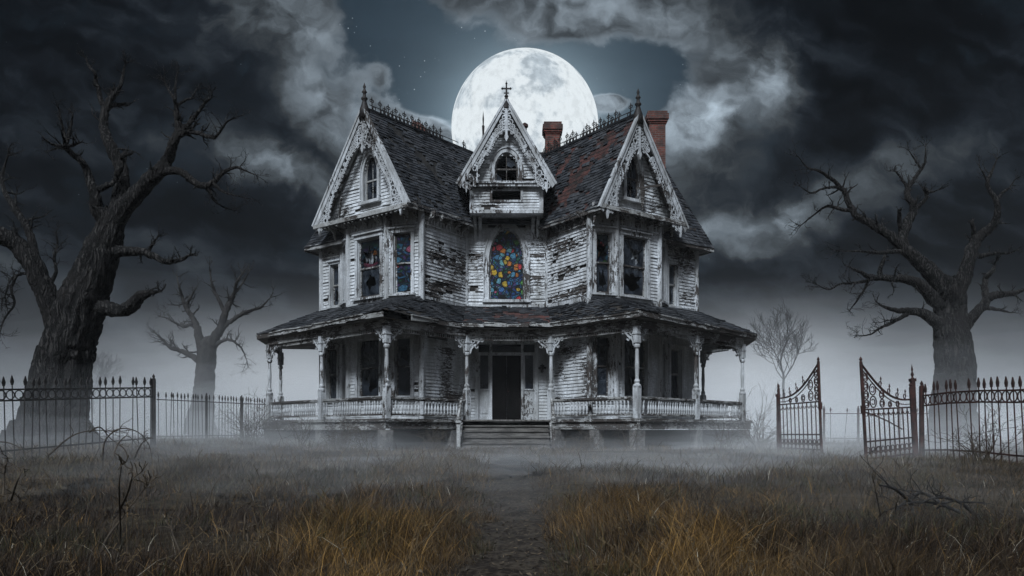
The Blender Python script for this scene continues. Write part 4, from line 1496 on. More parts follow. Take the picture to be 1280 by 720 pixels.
# ------------------------------------------------------------------ porch
LX, MX, LB = (-8.58, 27.5), (-1.35, 24.4), (-9.0, 30.6)
PF = 0.33
ez, wz = 3.30, 4.02
for side in (1, -1):
    left = side == 1
    P0, Q0, B1, A1, O1 = PLAN[side]
    KX = (-3.36, 21.9) if left else (-3.68, 21.9)
    K2 = (KX[0] - 0.24, 22.15)
    sd = 200 if left else 260
    pe = lambda a, z: hp(a[0] * side, a[1], z)
    wl = lambda a, z=4.02: hp(a[0] * side, a[1], z)
    # roof planes
    def rot_hole(u, v, r):
        if left: return v < 0.5 and u > 0.55 and r.random() < 0.5 and v < 0.3
        return v < 0.55 and r.random() < 0.25
    roof(pe(MX, ez), pe(KX, ez + 0.02), wl(P0), wl(C0), seed=sd, sag=0.12, sw=0.18, rh=0.13, skip=0.05, holes=rot_hole)
    roof(pe(KX, ez + 0.02), pe(K2, ez), wl(Q0), wl(P0), seed=sd + 1, sag=0.0, rh=0.13)
    roof(pe(K2, ez), pe(LX, ez), wl(O1, 4.05), wl(Q0), seed=sd + 2, sag=0.10, rh=0.2, skip=0.03)
    roof(pe(LX, ez), pe(LB, ez), wl(OB, 4.05), wl(O1, 4.05), seed=sd + 3, rh=0.14)
    # eave fascia of odd boards
    for (a, b) in ((MX, KX), (KX, LX), (LX, LB)):
        fb = MB()
        A, B = pe(a, ez), pe(b, ez)
        n = max(3, int((B - A).length / 0.9))
        for i in range(n):
            p, q = lerp(A, B, i / n), lerp(A, B, (i + 0.99) / n)
            dz0, dz1 = RND.uniform(-0.045, 0.0), RND.uniform(-0.045, 0.0)
            if RND.random() < 0.12: continue
            fb.bar(p + V3((0, 0, -0.07 + dz0)), q + V3((0, 0, -0.07 + dz1)), 0.035, 0.13)
            if RND.random() < 0.6: fb.bar(p + V3((0, 0, -0.015 + dz1)), q + V3((0, 0, -0.01 + dz0)), 0.10, 0.035)
        fb.build('fascia', 'trim_worn', house)
    # ceiling
    cb = MB()
    ring_ = [pe(MX, 3.12), pe(KX, 3.12), pe(LX, 3.12), pe(LB, 3.12), wl(OB, 3.12), wl(O1, 3.12), wl(A1, 3.12), wl(B1, 3.12), wl(Q0, 3.12), wl(P0, 3.12), wl(C0, 3.12)]
    for q in ([0, 1, 9, 10], [1, 8, 9], [1, 2, 7, 8], [2, 6, 7], [2, 5, 6], [2, 3, 4, 5]): cb.poly([ring_[i] for i in q])
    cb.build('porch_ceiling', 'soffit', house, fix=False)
    # beam under the eave
    ins = 0.36
    b1, b2, b3, b4 = ((-3.33, 22.36), (-5.73, 24.82), (-8.07, 27.22), (-8.5, 30.0)) if left else ((-3.67, 22.36), (-5.86, 24.72), (-7.98, 27.1), (-7.15, 29.2))
    b0 = (-1.22, 24.72) if left else (-1.38, 24.72)
    bm_ = MB()
    for (a, b) in ((b0, b1), (b1, b3), (b3, b4)):
        bm_.bar(pe(a, 3.0), pe(b, 3.0), 0.12, 0.22)
        Fq = Fr(a, b, side)
        n = int(Fq.len / 0.085)
        for i in range(n):
            if RND.random() < 0.12: continue
            u = (i + 0.5) * Fq.len / n
            bm_.box(Fq, u - 0.014, u + 0.014, 2.80, 2.89, -0.015, 0.015)
        for i in range(6):
            if RND.random() < 0.85: bm_.box(Fq, Fq.len * i / 6 + 0.01, Fq.len * (i + 1) / 6, 2.775, 2.80, -0.02, 0.02)
    bm_.build('porch_beam', 'trim_worn', house)
    # posts
    for i, (p, adj) in enumerate(((b0, 0), (b1, 1), (b2, 1), (b3, 1), (b4, 1))):
        pm = MB()
        c = pe(p, 0)
        c.z = EYE
        f = PF
        pm.box(Fr((p[0], p[1]), (p[0] - 1, p[1] + 0.9), side).shift(0), -0.085, 0.085, f, f + 0.92, -0.085, 0.085)
        pm.lathe(c, [(0.11, f + 0.90), (0.11, f + 0.95), (0.065, f + 0.98), (0.085, f + 1.05), (0.050, f + 1.12), (0.064, f + 1.5), (0.048, f + 1.95), (0.085, f + 2.0), (0.09, f + 2.05), (0.058, f + 2.1), (0.07, f + 2.14)], 12)
        pm.box(Fr((p[0], p[1]), (p[0] - 1, p[1] + 0.9), side).shift(0), -0.08, 0.08, f + 2.12, 2.92, -0.08, 0.08)
        pm.box(Fr((p[0], p[1]), (p[0] - 1, p[1] + 0.9), side).shift(0), -0.10, 0.10, f + 2.36, f + 2.40, -0.10, 0.10)
        po = pm.build('porch_post', 'trim', house)
        # scroll brackets
        dirs = []
        if i == 0: dirs = [(b0, b1), (b0, (1, 24.72))]
        elif i == 1: dirs = [(b1, b0), (b1, b2)]
        elif i == 2: dirs = [(b2, b1), (b2, b3)]
        elif i == 3: dirs = [(b3, b2), (b3, b4)]
        else: dirs = [(b4, b3)]
        for (a, b) in dirs:
            Fq = Fr(a, b, side)
            bb = MB()
            bb.strip(Fq, [(0.10, 2.38), (0.14, 2.52), (0.22, 2.62), (0.30, 2.66), (0.40, 2.78), (0.50, 2.87)], [0.05, 0.045, 0.05, 0.045, 0.05, 0.06], -0.02, 0.02)
            bb.ring(Fq, 0.19, 2.75, 0.055, 0.028, -0.018, 0.018, 8)
            bb.ring(Fq, 0.31, 2.80, 0.045, 0.026, -0.018, 0.018, 8)
            bb.ring(Fq, 0.155, 2.63, 0.035, 0.024, -0.018, 0.018, 7)
            bb.ring(Fq, 0.30, 2.585, 0.045, 0.024, -0.018, 0.018, 7, 120, 380)
            bb.ring(Fq, 0.47, 2.78, 0.045, 0.024, -0.018, 0.018, 7, -150, 90)
            bb.box(Fq, 0.10, 0.55, 2.85, 2.88, -0.02, 0.02)
            bb.build('post_bracket', 'trim', po)
    # railings
    for (a, b) in ((b0, b1), (b1, b2), (b2, b3), (b3, b4)):
        Fq = Fr(a, b, side)
        rb = MB()
        l0, l1 = 0.11, Fq.len - 0.11
        rb.box(Fq, l0, l1, 0.90, 0.96, -0.055, 0.055)
        rb.box(Fq, l0, l1, 0.85, 0.90, -0.03, 0.03)
        rb.box(Fq, l0, l1, 0.42, 0.47, -0.035, 0.035)
        ro = rb.build('railing', 'trim_worn', house)
        n = int((l1 - l0) / 0.125)
        first = None
        for i in range(n):
            if RND.random() < 0.06: continue
            u = l0 + (i + 0.5) * (l1 - l0) / n
            if first is None:
                bq = MB()
                bq.lathe(V3((0, 0, 0)), [(0.030, 0), (0.030, 0.05), (0.020, 0.07), (0.036, 0.15), (0.032, 0.20), (0.018, 0.27), (0.026, 0.30), (0.030, 0.33), (0.030, 0.385)], 8)
                o = bq.build('baluster', 'trim', None)
                first = o
            else:
                o = first.copy(); COL.objects.link(o)
            o.parent = ro
            o.location = Fq(u, 0.468, 0)
            o.rotation_euler = (RND.uniform(-.03, .03), RND.uniform(-.05, .05), 0)
    # floor, skirt, piers
    fl = MB()
    f0, f1, f2, f3 = (-1.38, 24.45), (KX[0], 22.08), (-8.38, 27.38), (-8.75, 30.4)
    fr = [pe(f0, PF), pe(f1, PF), pe(f2, PF), pe(f3, PF), wl(OB, PF), wl(O1, PF), wl(A1, PF), wl(B1, PF), wl(Q0, PF), wl(P0, PF), wl(C0, PF)]
    for q in ([0, 1, 9, 10], [1, 8, 9], [1, 2, 7, 8], [2, 6, 7], [2, 5, 6], [2, 3, 4, 5]): fl.slab([fr[i] for i in q], 0.05)
    fl.build('porch_floor', 'porchfloor', house)
    for (a, b) in ((f0, f1), (f1, f2), (f2, f3)):
        Fq = Fr(a, b, side)
        sk = MB()
        n = max(2, int(Fq.len / 1.4))
        for i in range(n):
            dz = RND.uniform(-0.02, 0.02)
            sk.box(Fq, Fq.len * i / n, Fq.len * (i + 1) / n - 0.008, 0.03 + dz, 0.245 + dz * 0.3, -0.06, -0.03)
        sk.box(Fq, 0, Fq.len, 0.25, PF + 0.006, -0.05, 0.03)
        sk.build('porch_skirt', 'trim_worn', house)
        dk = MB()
        dk.box(Fq, 0, Fq.len, -0.75, 0.02, -0.35, -0.30)  # dark sheet added in place of the shaded void under the porch
        dk.build('crawlspace_shade', 'void', house)
        for u in (0.15, Fq.len / 2, Fq.len - 0.2) if Fq.len > 3.2 else (0.2, Fq.len - 0.2):
            pq = MB()
            pq.box(Fq, u - 0.17, u + 0.17, -0.8, 0.02, -0.30, -0.05)
            pq.build('pier', 'pier', house)
mb = MB()
mb.bar(hp(-1.38, 24.72, 3.0), hp(1.38, 24.72, 3.0), 0.12, 0.22)
Fq = Fr((-1.38, 24.72), (1.38, 24.72))
for i in range(32): mb.box(Fq, (i + .5) * .086 - 0.014, (i + .5) * .086 + 0.014, 2.80, 2.89, -0.015, 0.015)
mb.box(Fq, 0, 2.76, 2.775, 2.80, -0.02, 0.02)
mb.build('porch_beam', 'trim_worn', house)
roof(hp(-1.35, 24.4, ez), hp(1.35, 24.4, ez), hp(1.31, 26.0, 4.04), hp(-1.31, 26.0, 4.04), seed=300, sag=0.12, skip=0.05, deckm='deck_red',
     holes=lambda u, v, r: (0.35 < u and abs(v - 0.42 + 0.1 * math.sin(u * 9)) < 0.13 + 0.1 * fbm(u * 7, 3.0) and r.random() < 0.9) or (v < 0.3 and r.random() < 0.25))
mb = MB()
for i in range(4): mb.bar(hp(-1.35 + i * 0.68, 24.4, ez - 0.08 + 0.03 * (i % 2)), hp(-1.35 + (i + .98) * 0.68, 24.4, ez - 0.09), 0.035, 0.12)
mb.build('fascia', 'trim_worn', house)
mb = MB()
mb.poly([hp(-1.38, 24.4, 3.12), hp(1.38, 24.4, 3.12), hp(1.31, 26.0, 3.12), hp(-1.31, 26.0, 3.12)])
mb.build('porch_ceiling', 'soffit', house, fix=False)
mb = MB()
mb.slab([hp(-1.38, 24.45, PF), hp(1.38, 24.45, PF), hp(1.31, 26.0, PF), hp(-1.31, 26.0, PF)], 0.05)
mb.build('porch_floor', 'porchfloor', house)

# door wall
Fm2 = Fr((-1.31, 26.0), (1.31, 26.0))
wall(Fm2, ZL0, ZL1, holes=[rect_hole(0.36, 2.26, 0.3, 2.85)], seed=310, mt='siding_sound')
mb = MB()
c = 1.31
for (a, b) in ((0.28, 0.40), (2.22, 2.34)): mb.box(Fm2, a, b, PF, 2.88, -0.02, 0.09)
for (a, b) in ((0.76, 0.84), (1.78, 1.86)): mb.box(Fm2, a, b, PF, 2.82, -0.04, 0.07)
mb.box(Fm2, 0.26, 2.36, 2.88, 3.02, 0.0, 0.11)
mb.box(Fm2, 0.40, 2.22, 2.44, 2.53, -0.04, 0.06)
mb.box(Fm2, 0.40, 2.22, 2.80, 2.88, -0.04, 0.05)
fr_o = mb.build('door_frame', 'trim', house)
for (a, b) in ((0.40, 0.76), (1.86, 2.22)):
    mb = MB()
    mb.box(Fm2, a, b, PF, 1.30, -0.06, 0.0)
    mb.box(Fm2, a + 0.06, b - 0.06, PF + 0.22, 1.20, 0.0, 0.02)
    mb.box(Fm2, a, b, PF, PF + 0.14, 0.0, 0.03)
    mb.box(Fm2, a, b, 1.30, 1.35, -0.06, 0.03)
    mb.box(Fm2, a, a + 0.05, 1.35, 2.44, -0.06, -0.01)
    mb.box(Fm2, b - 0.05, b, 1.35, 2.44, -0.06, -0.01)
    mb.build('sidelight_panel', 'trim', fr_o)
for (a, b, z0, z1) in ((0.45, 0.71, 1.35, 2.44), (1.91, 2.17, 1.35, 2.44), (0.40, 0.76, 2.53, 2.80), (0.84, 1.78, 2.53, 2.80), (1.86, 2.22, 2.53, 2.80)):
    g = MB()
    g.poly([Fm2(a, z0, -0.04), Fm2(b, z0, -0.04), Fm2(b, z1, -0.04), Fm2(a, z1, -0.04)])
    g.build('pane', 'glass', fr_o, fix=False)
mb = MB()
for (a, b) in ((0.845, 1.306), (1.314, 1.775)):
    mb.box(Fm2, a, b, PF + 0.01, 2.435, -0.10, -0.06)
    for (z0, z1) in ((0.48, 1.15), (1.30, 2.30)):
        mb.strip(Fm2, [(a + 0.08, z0), (b - 0.08, z0), (b - 0.08, z1), (a + 0.08, z1)], 0.03, -0.06, -0.045, closed=True)
do = mb.build('door', 'door', house, label='tall black double front door')
mb = MB()
kc = Fm2(1.36, 1.28, -0.03)
mb.tube([Fm2(1.36, 1.28, -0.06), Fm2(1.36, 1.28, -0.03), Fm2(1.36, 1.28, -0.01)], [0.012, 0.03, 0.02], 8)
mb.build('handle', 'iron_rust', do)
# wall lantern right of the door
mb = MB()
q = Fm2(2.46, 2.0, 0.12)
mb.lathe(q, [(0.01, 0.16), (0.07, 0.10), (0.075, 0.09), (0.055, 0.085), (0.04, -0.08), (0.045, -0.1), (0.0, -0.15)][::-1], 6)
mb.bar(Fm2(2.46, 2.12, 0.0), Fm2(2.46, 2.16, 0.12), 0.02, 0.02)
mb.build('wall_lantern', 'iron_black', house)

# steps with handrails
ns = 5
for i in range(ns):
    mb = MB()
    y0 = 24.42 - 0.30 * (i + 1)
    zt = PF - 0.005 - 0.165 * (i + 1) + 0.165 * 0
    F0 = Fr((-1.30, y0), (1.30, y0))
    for k_ in range(2):
        dz = RND.uniform(-0.012, 0.012)
        mb.box(F0, 0 + RND.uniform(-.02, .02), 2.6 + RND.uniform(-.02, .02), zt - 0.045 + dz, zt + dz, -0.155 - 0.155 * k_ + 0.008, 0.02 - 0.155 * k_ if k_ == 0 else -0.155)
    mb.box(F0, 0.03, 2.57, zt - 0.20, zt - 0.045, -0.06, -0.02)
    mb.build('step', 'step', house)
for s_ in (-1, 1):
    mb = MB()
    a, b = hp(1.34 * s_, 24.42, PF - 0.2), hp(1.34 * s_, 22.92, -0.62)
    mb.bar(a, b, 0.05, 0.26)
    mb.build('stringer', 'trim_worn', house)
    mb = MB()
    c = hp(1.36 * s_, 22.95, -0.6)
    mb.box(Fr((1.36 * s_, 22.95), (1.36 * s_ + 1, 22.95)), -0.05, 0.05, -0.62, 0.22, -0.05, 0.05)
    mb.lathe(hp(1.36 * s_, 22.95, 0.22), [(0.10, 0), (0.10, 0.04), (0.04, 0.06), (0.07, 0.13), (0.0, 0.2)], 8)
    mb.build('newel_post', 'trim_worn', house)
    mb = MB()
    lean = 0.05 * s_
    mb.bar(hp(1.38 * s_, 24.62, 0.98), hp(1.36 * s_ + lean, 22.97, 0.16), 0.06, 0.07)
    for t in (0.18, 0.34, 0.5, 0.66, 0.82):
        if RND.random() < 0.35: continue
        p = lerp(hp(1.38 * s_, 24.62, 0.95), hp(1.36 * s_ + lean, 22.97, 0.13), t)
        mb.bar(p + V3((0, 0, -0.68)), p, 0.035, 0.035)
    mb.build('handrail', 'trim_worn', house)

# x, distance, z, radii, density
MISTS = [
    (0, 80, 0.0, 95, 38, 6.5, 0.024, 'bank of fog far behind the mansion'),
    (-15, 41, 0.2, 15, 9, 3.2, 0.080, 'fog bank behind the left end of the porch'),
    (17, 40, 0.2, 16, 9, 3.2, 0.075, 'fog bank behind the open gate'),
    (-3.5, 16.0, 0.05, 4.8, 6.6, 0.42, 0.068, 'veil of mist left of the path'),
    (3.8, 17.0, 0.05, 5.0, 6.4, 0.46, 0.080, 'veil of mist right of the path'),
    (0.5, 13.0, 0.05, 7.5, 6.8, 0.30, 0.030, 'thin near mist over the path'),
    (-10.5, 16.5, 0.25, 5.8, 3.8, 1.00, 0.085, 'mist around the foot of the gnarled left tree'),
    (-7.5, 21.5, 0.25, 4.5, 3.2, 1.10, 0.075, 'mist drifting against the left porch corner'),
    (8.8, 19.5, 0.25, 5.0, 4.8, 1.00, 0.085, 'mist between the porch and the gate'),
    (13.5, 20.5, 0.3, 4.4, 3.4, 2.00, 0.105, 'mist around the foot of the large right tree'),
]

# ------------------------------------------------------------------ trees
def catmull(pts, n):
    """resample a list of tuples"""
    out = []
    m_ = len(pts)
    P_ = [np.array(p, dtype=float) for p in pts]
    for i in range(m_ - 1):
        p0, p1, p2, p3 = P_[max(i - 1, 0)], P_[i], P_[i + 1], P_[min(i + 2, m_ - 1)]
        for k in range(n):
            t = k / n
            out.append(0.5 * ((2 * p1) + (-p0 + p2) * t + (2 * p0 - 5 * p1 + 4 * p2 - p3) * t * t + (-p0 + 3 * p1 - 3 * p2 + p3) * t ** 3))
    out.append(P_[-1])
    return out


def bark_tube(mb, pts, rads, seg, amp, seed, k=5.0):
    pts = [V3(p) for p in pts]
    n = len(pts)
    i0 = len(mb.v)
    t = (pts[1] - pts[0]).normalized()
    nrm = V3((0, -1, 0))
    nrm = (nrm - t * nrm.dot(t)).normalized()
    ln = 0.0
    for q in range(n):
        a, b = pts[max(q - 1, 0)], pts[min(q + 1, n - 1)]
        t2 = (b - a).normalized() if (b - a).length > 1e-9 else t
        nrm = nrm - t2 * nrm.dot(t2)
        nrm = nrm.normalized() if nrm.length > 1e-6 else t2.orthogonal().normalized()
        t = t2
        bn = t.cross(nrm)
        if q: ln += (pts[q] - pts[q - 1]).length
        for j in range(seg):
            a_ = 2 * math.pi * j / seg
            c, s_ = math.cos(a_ + ln * 0.25), math.sin(a_ + ln * 0.25)
            r = rads[q]
            big = mnoise.noise(V3((c * 1.3 + seed, s_ * 1.3, ln * 0.7)))
            rid = mnoise.noise(V3((c * k, s_ * k + seed, ln * 0.9)))
            rid2 = mnoise.noise(V3((c * k * 2.3, s_ * k * 2.3 + seed, ln * 2.6)))
            r *= 1 + amp * (0.9 * big + 1.2 * (0.30 - abs(rid) * 2.4) + 0.6 * rid2) - 0.03
            d = nrm * math.cos(a_) + bn * math.sin(a_)
            mb.v.append(tuple(pts[q] + d * max(r, rads[q] * 0.4)))
    for q in range(n - 1):
        for j in range(seg):
            g = (j + 1) % seg
            mb.f.append((i0 + q * seg + j, i0 + q * seg + g, i0 + (q + 1) * seg + g, i0 + (q + 1) * seg + j))
            mb.uv.append([(0, 0)] * 4)
    mb.f += [tuple(i0 + j for j in reversed(range(seg))), tuple(i0 + (n - 1) * seg + j for j in range(seg))]
    mb.uv += [[(0, 0)] * seg] * 2


def twig(mb, p, d, ln, r, rnd, depth):
    """forked, kinked twig"""
    n = 6
    pts, q, v = [V3(p)], V3(p), V3(d).normalized()
    for i in range(n):
        v = (v + V3((rnd.gauss(0, .26), rnd.gauss(0, .26), rnd.gauss(0.03, .22)))).normalized()
        q = q + v * ln / n
        pts.append(q.copy())
    rads = [max(0.003, r * (1 - 0.85 * i / n)) for i in range(n + 1)]
    mb.tube(pts, rads, 5, cap=False)
    if depth > 0:
        for i in range(1, n):
            if rnd.random() < 0.55:
                dd = (v + V3((rnd.gauss(0, .7), rnd.gauss(0, .7), rnd.gauss(0.1, .6)))).normalized()
                twig(mb, pts[i], dd, ln * rnd.uniform(0.35, 0.65), rads[i] * 0.7, rnd, depth - 1)


class Tree:
    def __init__(s, name, D, base_px, label, cat='tree', group=None, mat_='bark', seed=1, scale=1.0):
        s.D, s.mat, s.rnd, s.scale = D, mat_, random.Random(seed), scale
        b = px(base_px[0], base_px[1], D)
        s.root = empty(name, (b.x, b.y, gz(b.x, b.y)), label, cat, group)
        s.placed = []

    def limb(s, pts, dend=0.0, name='branch', twigs=0.5, seg=12, amp=0.10, tl=0.7, depth=1, k=5.0, n=6, start_depth=None):
        D = s.D
        if start_depth is None and s.placed:
            x, y = pts[0][0], pts[0][1]
            start_depth = min(s.placed, key=lambda q: (q[0] - x) ** 2 + (q[1] - y) ** 2)[2]
        sd = start_depth or 0.0
        if name == 'branch': pts = [(a, b, c * (0.80 if c > 1.2 else 0.9)) for a, b, c in pts]
        if name == 'branch' and twigs: twigs, depth = twigs * 1.7, 2
        rs = catmull([(a, b, max(c, 0.0)) for a, b, c in pts], n)
        N_ = len(rs)
        P3, R3 = [], []
        seed = s.rnd.uniform(0, 100)
        for i, (x, y, w) in enumerate(rs):
            f = i / (N_ - 1)
            dd = sd + (dend - 0) * f + 0.35 * s.scale * mnoise.noise(V3((f * 4, seed, 0))) * f
            jit = 0.0 if i == 0 else 0.9
            x += jit * mnoise.noise(V3((i * 0.7, seed, 5))) * min(2.2, w * 0.6)
            y += jit * mnoise.noise(V3((i * 0.7, seed, 9))) * min(2.2, w * 0.6)
            P3.append(px(x, y, D + dd))
            R3.append(max(w, 0.45) * D / FPX)
            s.placed.append((x, y, dd))
        mb = MB()
        bark_tube(mb, P3, R3, seg, amp, seed, k)
        # short knots and twigs
        for i in range(int(N_ * 0.25), N_):
            if s.rnd.random() < twigs * 0.5:
                v = (P3[min(i + 1, N_ - 1)] - P3[i - 1]).normalized()
                dv = (v * 0.6 + V3((s.rnd.gauss(0, .7), s.rnd.gauss(0, .6), s.rnd.gauss(0.25, .6)))).normalized()
                f = i / N_
                twig(mb, P3[i], dv, tl * s.scale * s.rnd.uniform(0.4, 1.2), min(R3[i] * 0.45, 0.03 * s.scale + 0.008), s.rnd, depth)
        v = (P3[-1] - P3[-2]).normalized()
        if twigs:
            for _ in range(3):
                twig(mb, P3[-1], v + V3((s.rnd.gauss(0, .3), s.rnd.gauss(0, .3), s.rnd.gauss(0, .3))), tl * s.scale * 0.9, R3[-1] * 0.9, s.rnd, depth)
        o = mb.build(name, s.mat, s.root, smooth=True)
        return o


def big_left_tree():
    T = Tree('dead_tree', 19.5, (65, 545), 'huge gnarled dead tree with a thick leaning trunk behind the left iron fence', seed=5)
    T.limb([(62, 600, 72), (64, 575, 60), (66, 550, 49), (69, 522, 41), (74, 480, 35), (82, 440, 33), (94, 405, 30), (107, 370, 27), (120, 335, 23), (131, 305, 19), (139, 282, 15), (144, 262, 12)], name='trunk', twigs=0, seg=72, amp=0.13, k=3.4, n=9, start_depth=0.0)
    for x, dx_, w in ((42, -46, 15), (94, 52, 15)):      # root flares
        T.limb([(x, 515, w * 0.6), (x + dx_ * 0.25, 545, w * 0.9), (x + dx_ * 0.6, 566, w * 0.8), (x + dx_ * 1.1, 580, w * 0.5)], dend=-0.5, name='root', twigs=0, seg=24, amp=0.12, k=3, start_depth=-0.35)
    T.limb([(76, 420, 20), (68, 393, 18), (60, 372, 17), (51, 352, 16), (42, 332, 15), (30, 316, 14), (19, 305, 13), (0, 294, 12), (-35, 280, 9)], -0.6, twigs=0.15, seg=36, amp=0.12, k=3.5)
    T.limb([(43, 330, 9), (42, 310, 7.5), (37, 292, 6.5), (28, 275, 6), (16, 256, 5), (6, 240, 4), (2, 222, 3), (9, 197, 1.5)], 0.5, twigs=0.4)
    T.limb([(142, 275, 13), (150, 250, 12), (153, 225, 11), (151, 208, 10.5), (140, 187, 9), (131, 165, 7.5), (130, 148, 6.5), (132, 135, 6)], 0.5, twigs=0.15, seg=28, amp=0.12)
    T.limb([(132, 137, 5), (124, 118, 4), (120, 101, 3.2), (119, 92, 2.6), (112, 84, 2), (107, 72, 1)], 0.2, twigs=0.35, tl=0.35)
    T.limb([(132, 138, 5.5), (136, 126, 5), (144, 117, 4), (151, 106, 3), (153, 96, 2.4), (157, 80, 1.2)], 0.3, twigs=0.35, tl=0.35)
    T.limb([(138, 285, 16), (150, 266, 15), (165, 250, 13.5), (178, 235, 12.5), (191, 221, 11.5), (203, 210, 10), (212, 195, 8.5), (216, 181, 7.5), (222, 168, 6.5)], -0.7, twigs=0.1, seg=32, amp=0.12)
    T.limb([(221, 170, 5), (224, 152, 4), (221, 138, 3.4), (218, 124, 2.6), (211, 113, 1.8), (205, 100, 0.8)], 0.1, twigs=0.4, tl=0.45)
    T.limb([(219, 128, 2.2), (219, 109, 1.5), (221, 92, 0.7)], 0.1, twigs=0.4, tl=0.35)
    T.limb([(221, 132, 2.4), (232, 125, 2), (240, 122, 1.6), (245, 112, 0.8)], 0.1, twigs=0.4, tl=0.35)
    T.limb([(222, 168, 5), (232, 160, 4.2), (240, 150, 3.6), (248, 140, 2.8), (255, 130, 2.2), (265, 122, 0.9)], -0.3, twigs=0.4, tl=0.4)
    T.limb([(223, 170, 5), (233, 165, 4.2), (246, 166, 3.6), (258, 170, 3), (268, 172, 2.4), (277, 162, 1.8), (284, 152, 1.4), (296, 146, 0.6)], -0.5, twigs=0.5, tl=0.4)
    T.limb([(200, 216, 7), (212, 213, 6.2), (226, 215, 5.8), (236, 222, 5.4), (247, 230, 5), (259, 232, 4.6), (270, 225, 4), (280, 215, 3), (295, 209, 2.2), (306, 213, 1.4), (320, 219, 0.6)], -0.5, twigs=0.3, tl=0.4)
    T.limb([(259, 232, 3.2), (264, 242, 2.4), (268, 251, 2), (278, 258, 1.4), (292, 263, 0.6)], 0.3, twigs=0.5, tl=0.4)
    T.limb([(267, 229, 2.6), (276, 238, 2), (288, 243, 1.4), (306, 247, 0.6)], -0.3, twigs=0.5, tl=0.4)
    T.limb([(134, 292, 13), (129, 275, 11), (121, 262, 11), (119, 247, 9), (113, 228, 7), (108, 212, 6), (101, 201, 5.4), (90, 192, 4.6), (82, 183, 4)], -0.4, twigs=0.2, seg=24, amp=0.13)
    T.limb([(82, 184, 3.6), (85, 170, 3), (89, 156, 2), (91, 142, 0.8)], 0.2, twigs=0.4, tl=0.35)
    T.limb([(83, 176, 2.8), (79, 162, 2.2), (76, 148, 1.6), (73, 134, 0.7)], -0.2, twigs=0.4, tl=0.35)
    T.limb([(86, 187, 3), (76, 185, 2), (68, 186, 1.4), (58, 190, 0.6)], -0.2, twigs=0.4, tl=0.35)
    T.limb([(121, 237, 6), (130, 234, 4.6), (138, 230, 4), (145, 226, 3)], 0.1, twigs=0.3, tl=0.3)
    T.limb([(147, 220, 5), (154, 195, 4.5), (162, 193, 2.5)], -0.3, twigs=0.2, tl=0.15)
    T.limb([(136, 312, 14), (150, 314, 9.5), (166, 314, 7), (180, 315, 6), (193, 321, 5.4), (207, 326, 4.6), (222, 326, 3.6), (238, 318, 1.6)], -0.6, twigs=0.2, seg=20, tl=0.4)
    T.limb([(184, 316, 3), (190, 306, 2.4), (197, 296, 0.9)], -0.1, twigs=0.4, tl=0.3)
    T.limb([(106, 385, 18), (128, 384, 13), (146, 388, 11), (158, 387, 10), (168, 379, 9), (177, 369, 7.5), (186, 366, 5), (199, 364, 1.6)], -0.8, twigs=0.15, seg=28, amp=0.14, tl=0.3)
    T.limb([(62, 356, 4), (70, 340, 3), (68, 322, 2.4), (72, 305, 1.8), (70, 292, 0.7)], 0.3, twigs=0.7, tl=0.5)
    T.limb([(46, 350, 3.4), (32, 342, 2.6), (20, 345, 2), (12, 352, 1.6), (6, 372, 1)], -0.4, twigs=0.8, tl=0.6)
    T.limb([(84, 372, 3), (92, 358, 2.2), (98, 352, 1.8), (104, 356, 0.7)], 0.2, twigs=0.5, tl=0.3)
    T.limb([(20, 346, 2.4), (14, 362, 2.2), (18, 380, 1.8), (6, 398, 1.4), (0, 416, 0.6)], 0.2, twigs=0.9, tl=0.6)


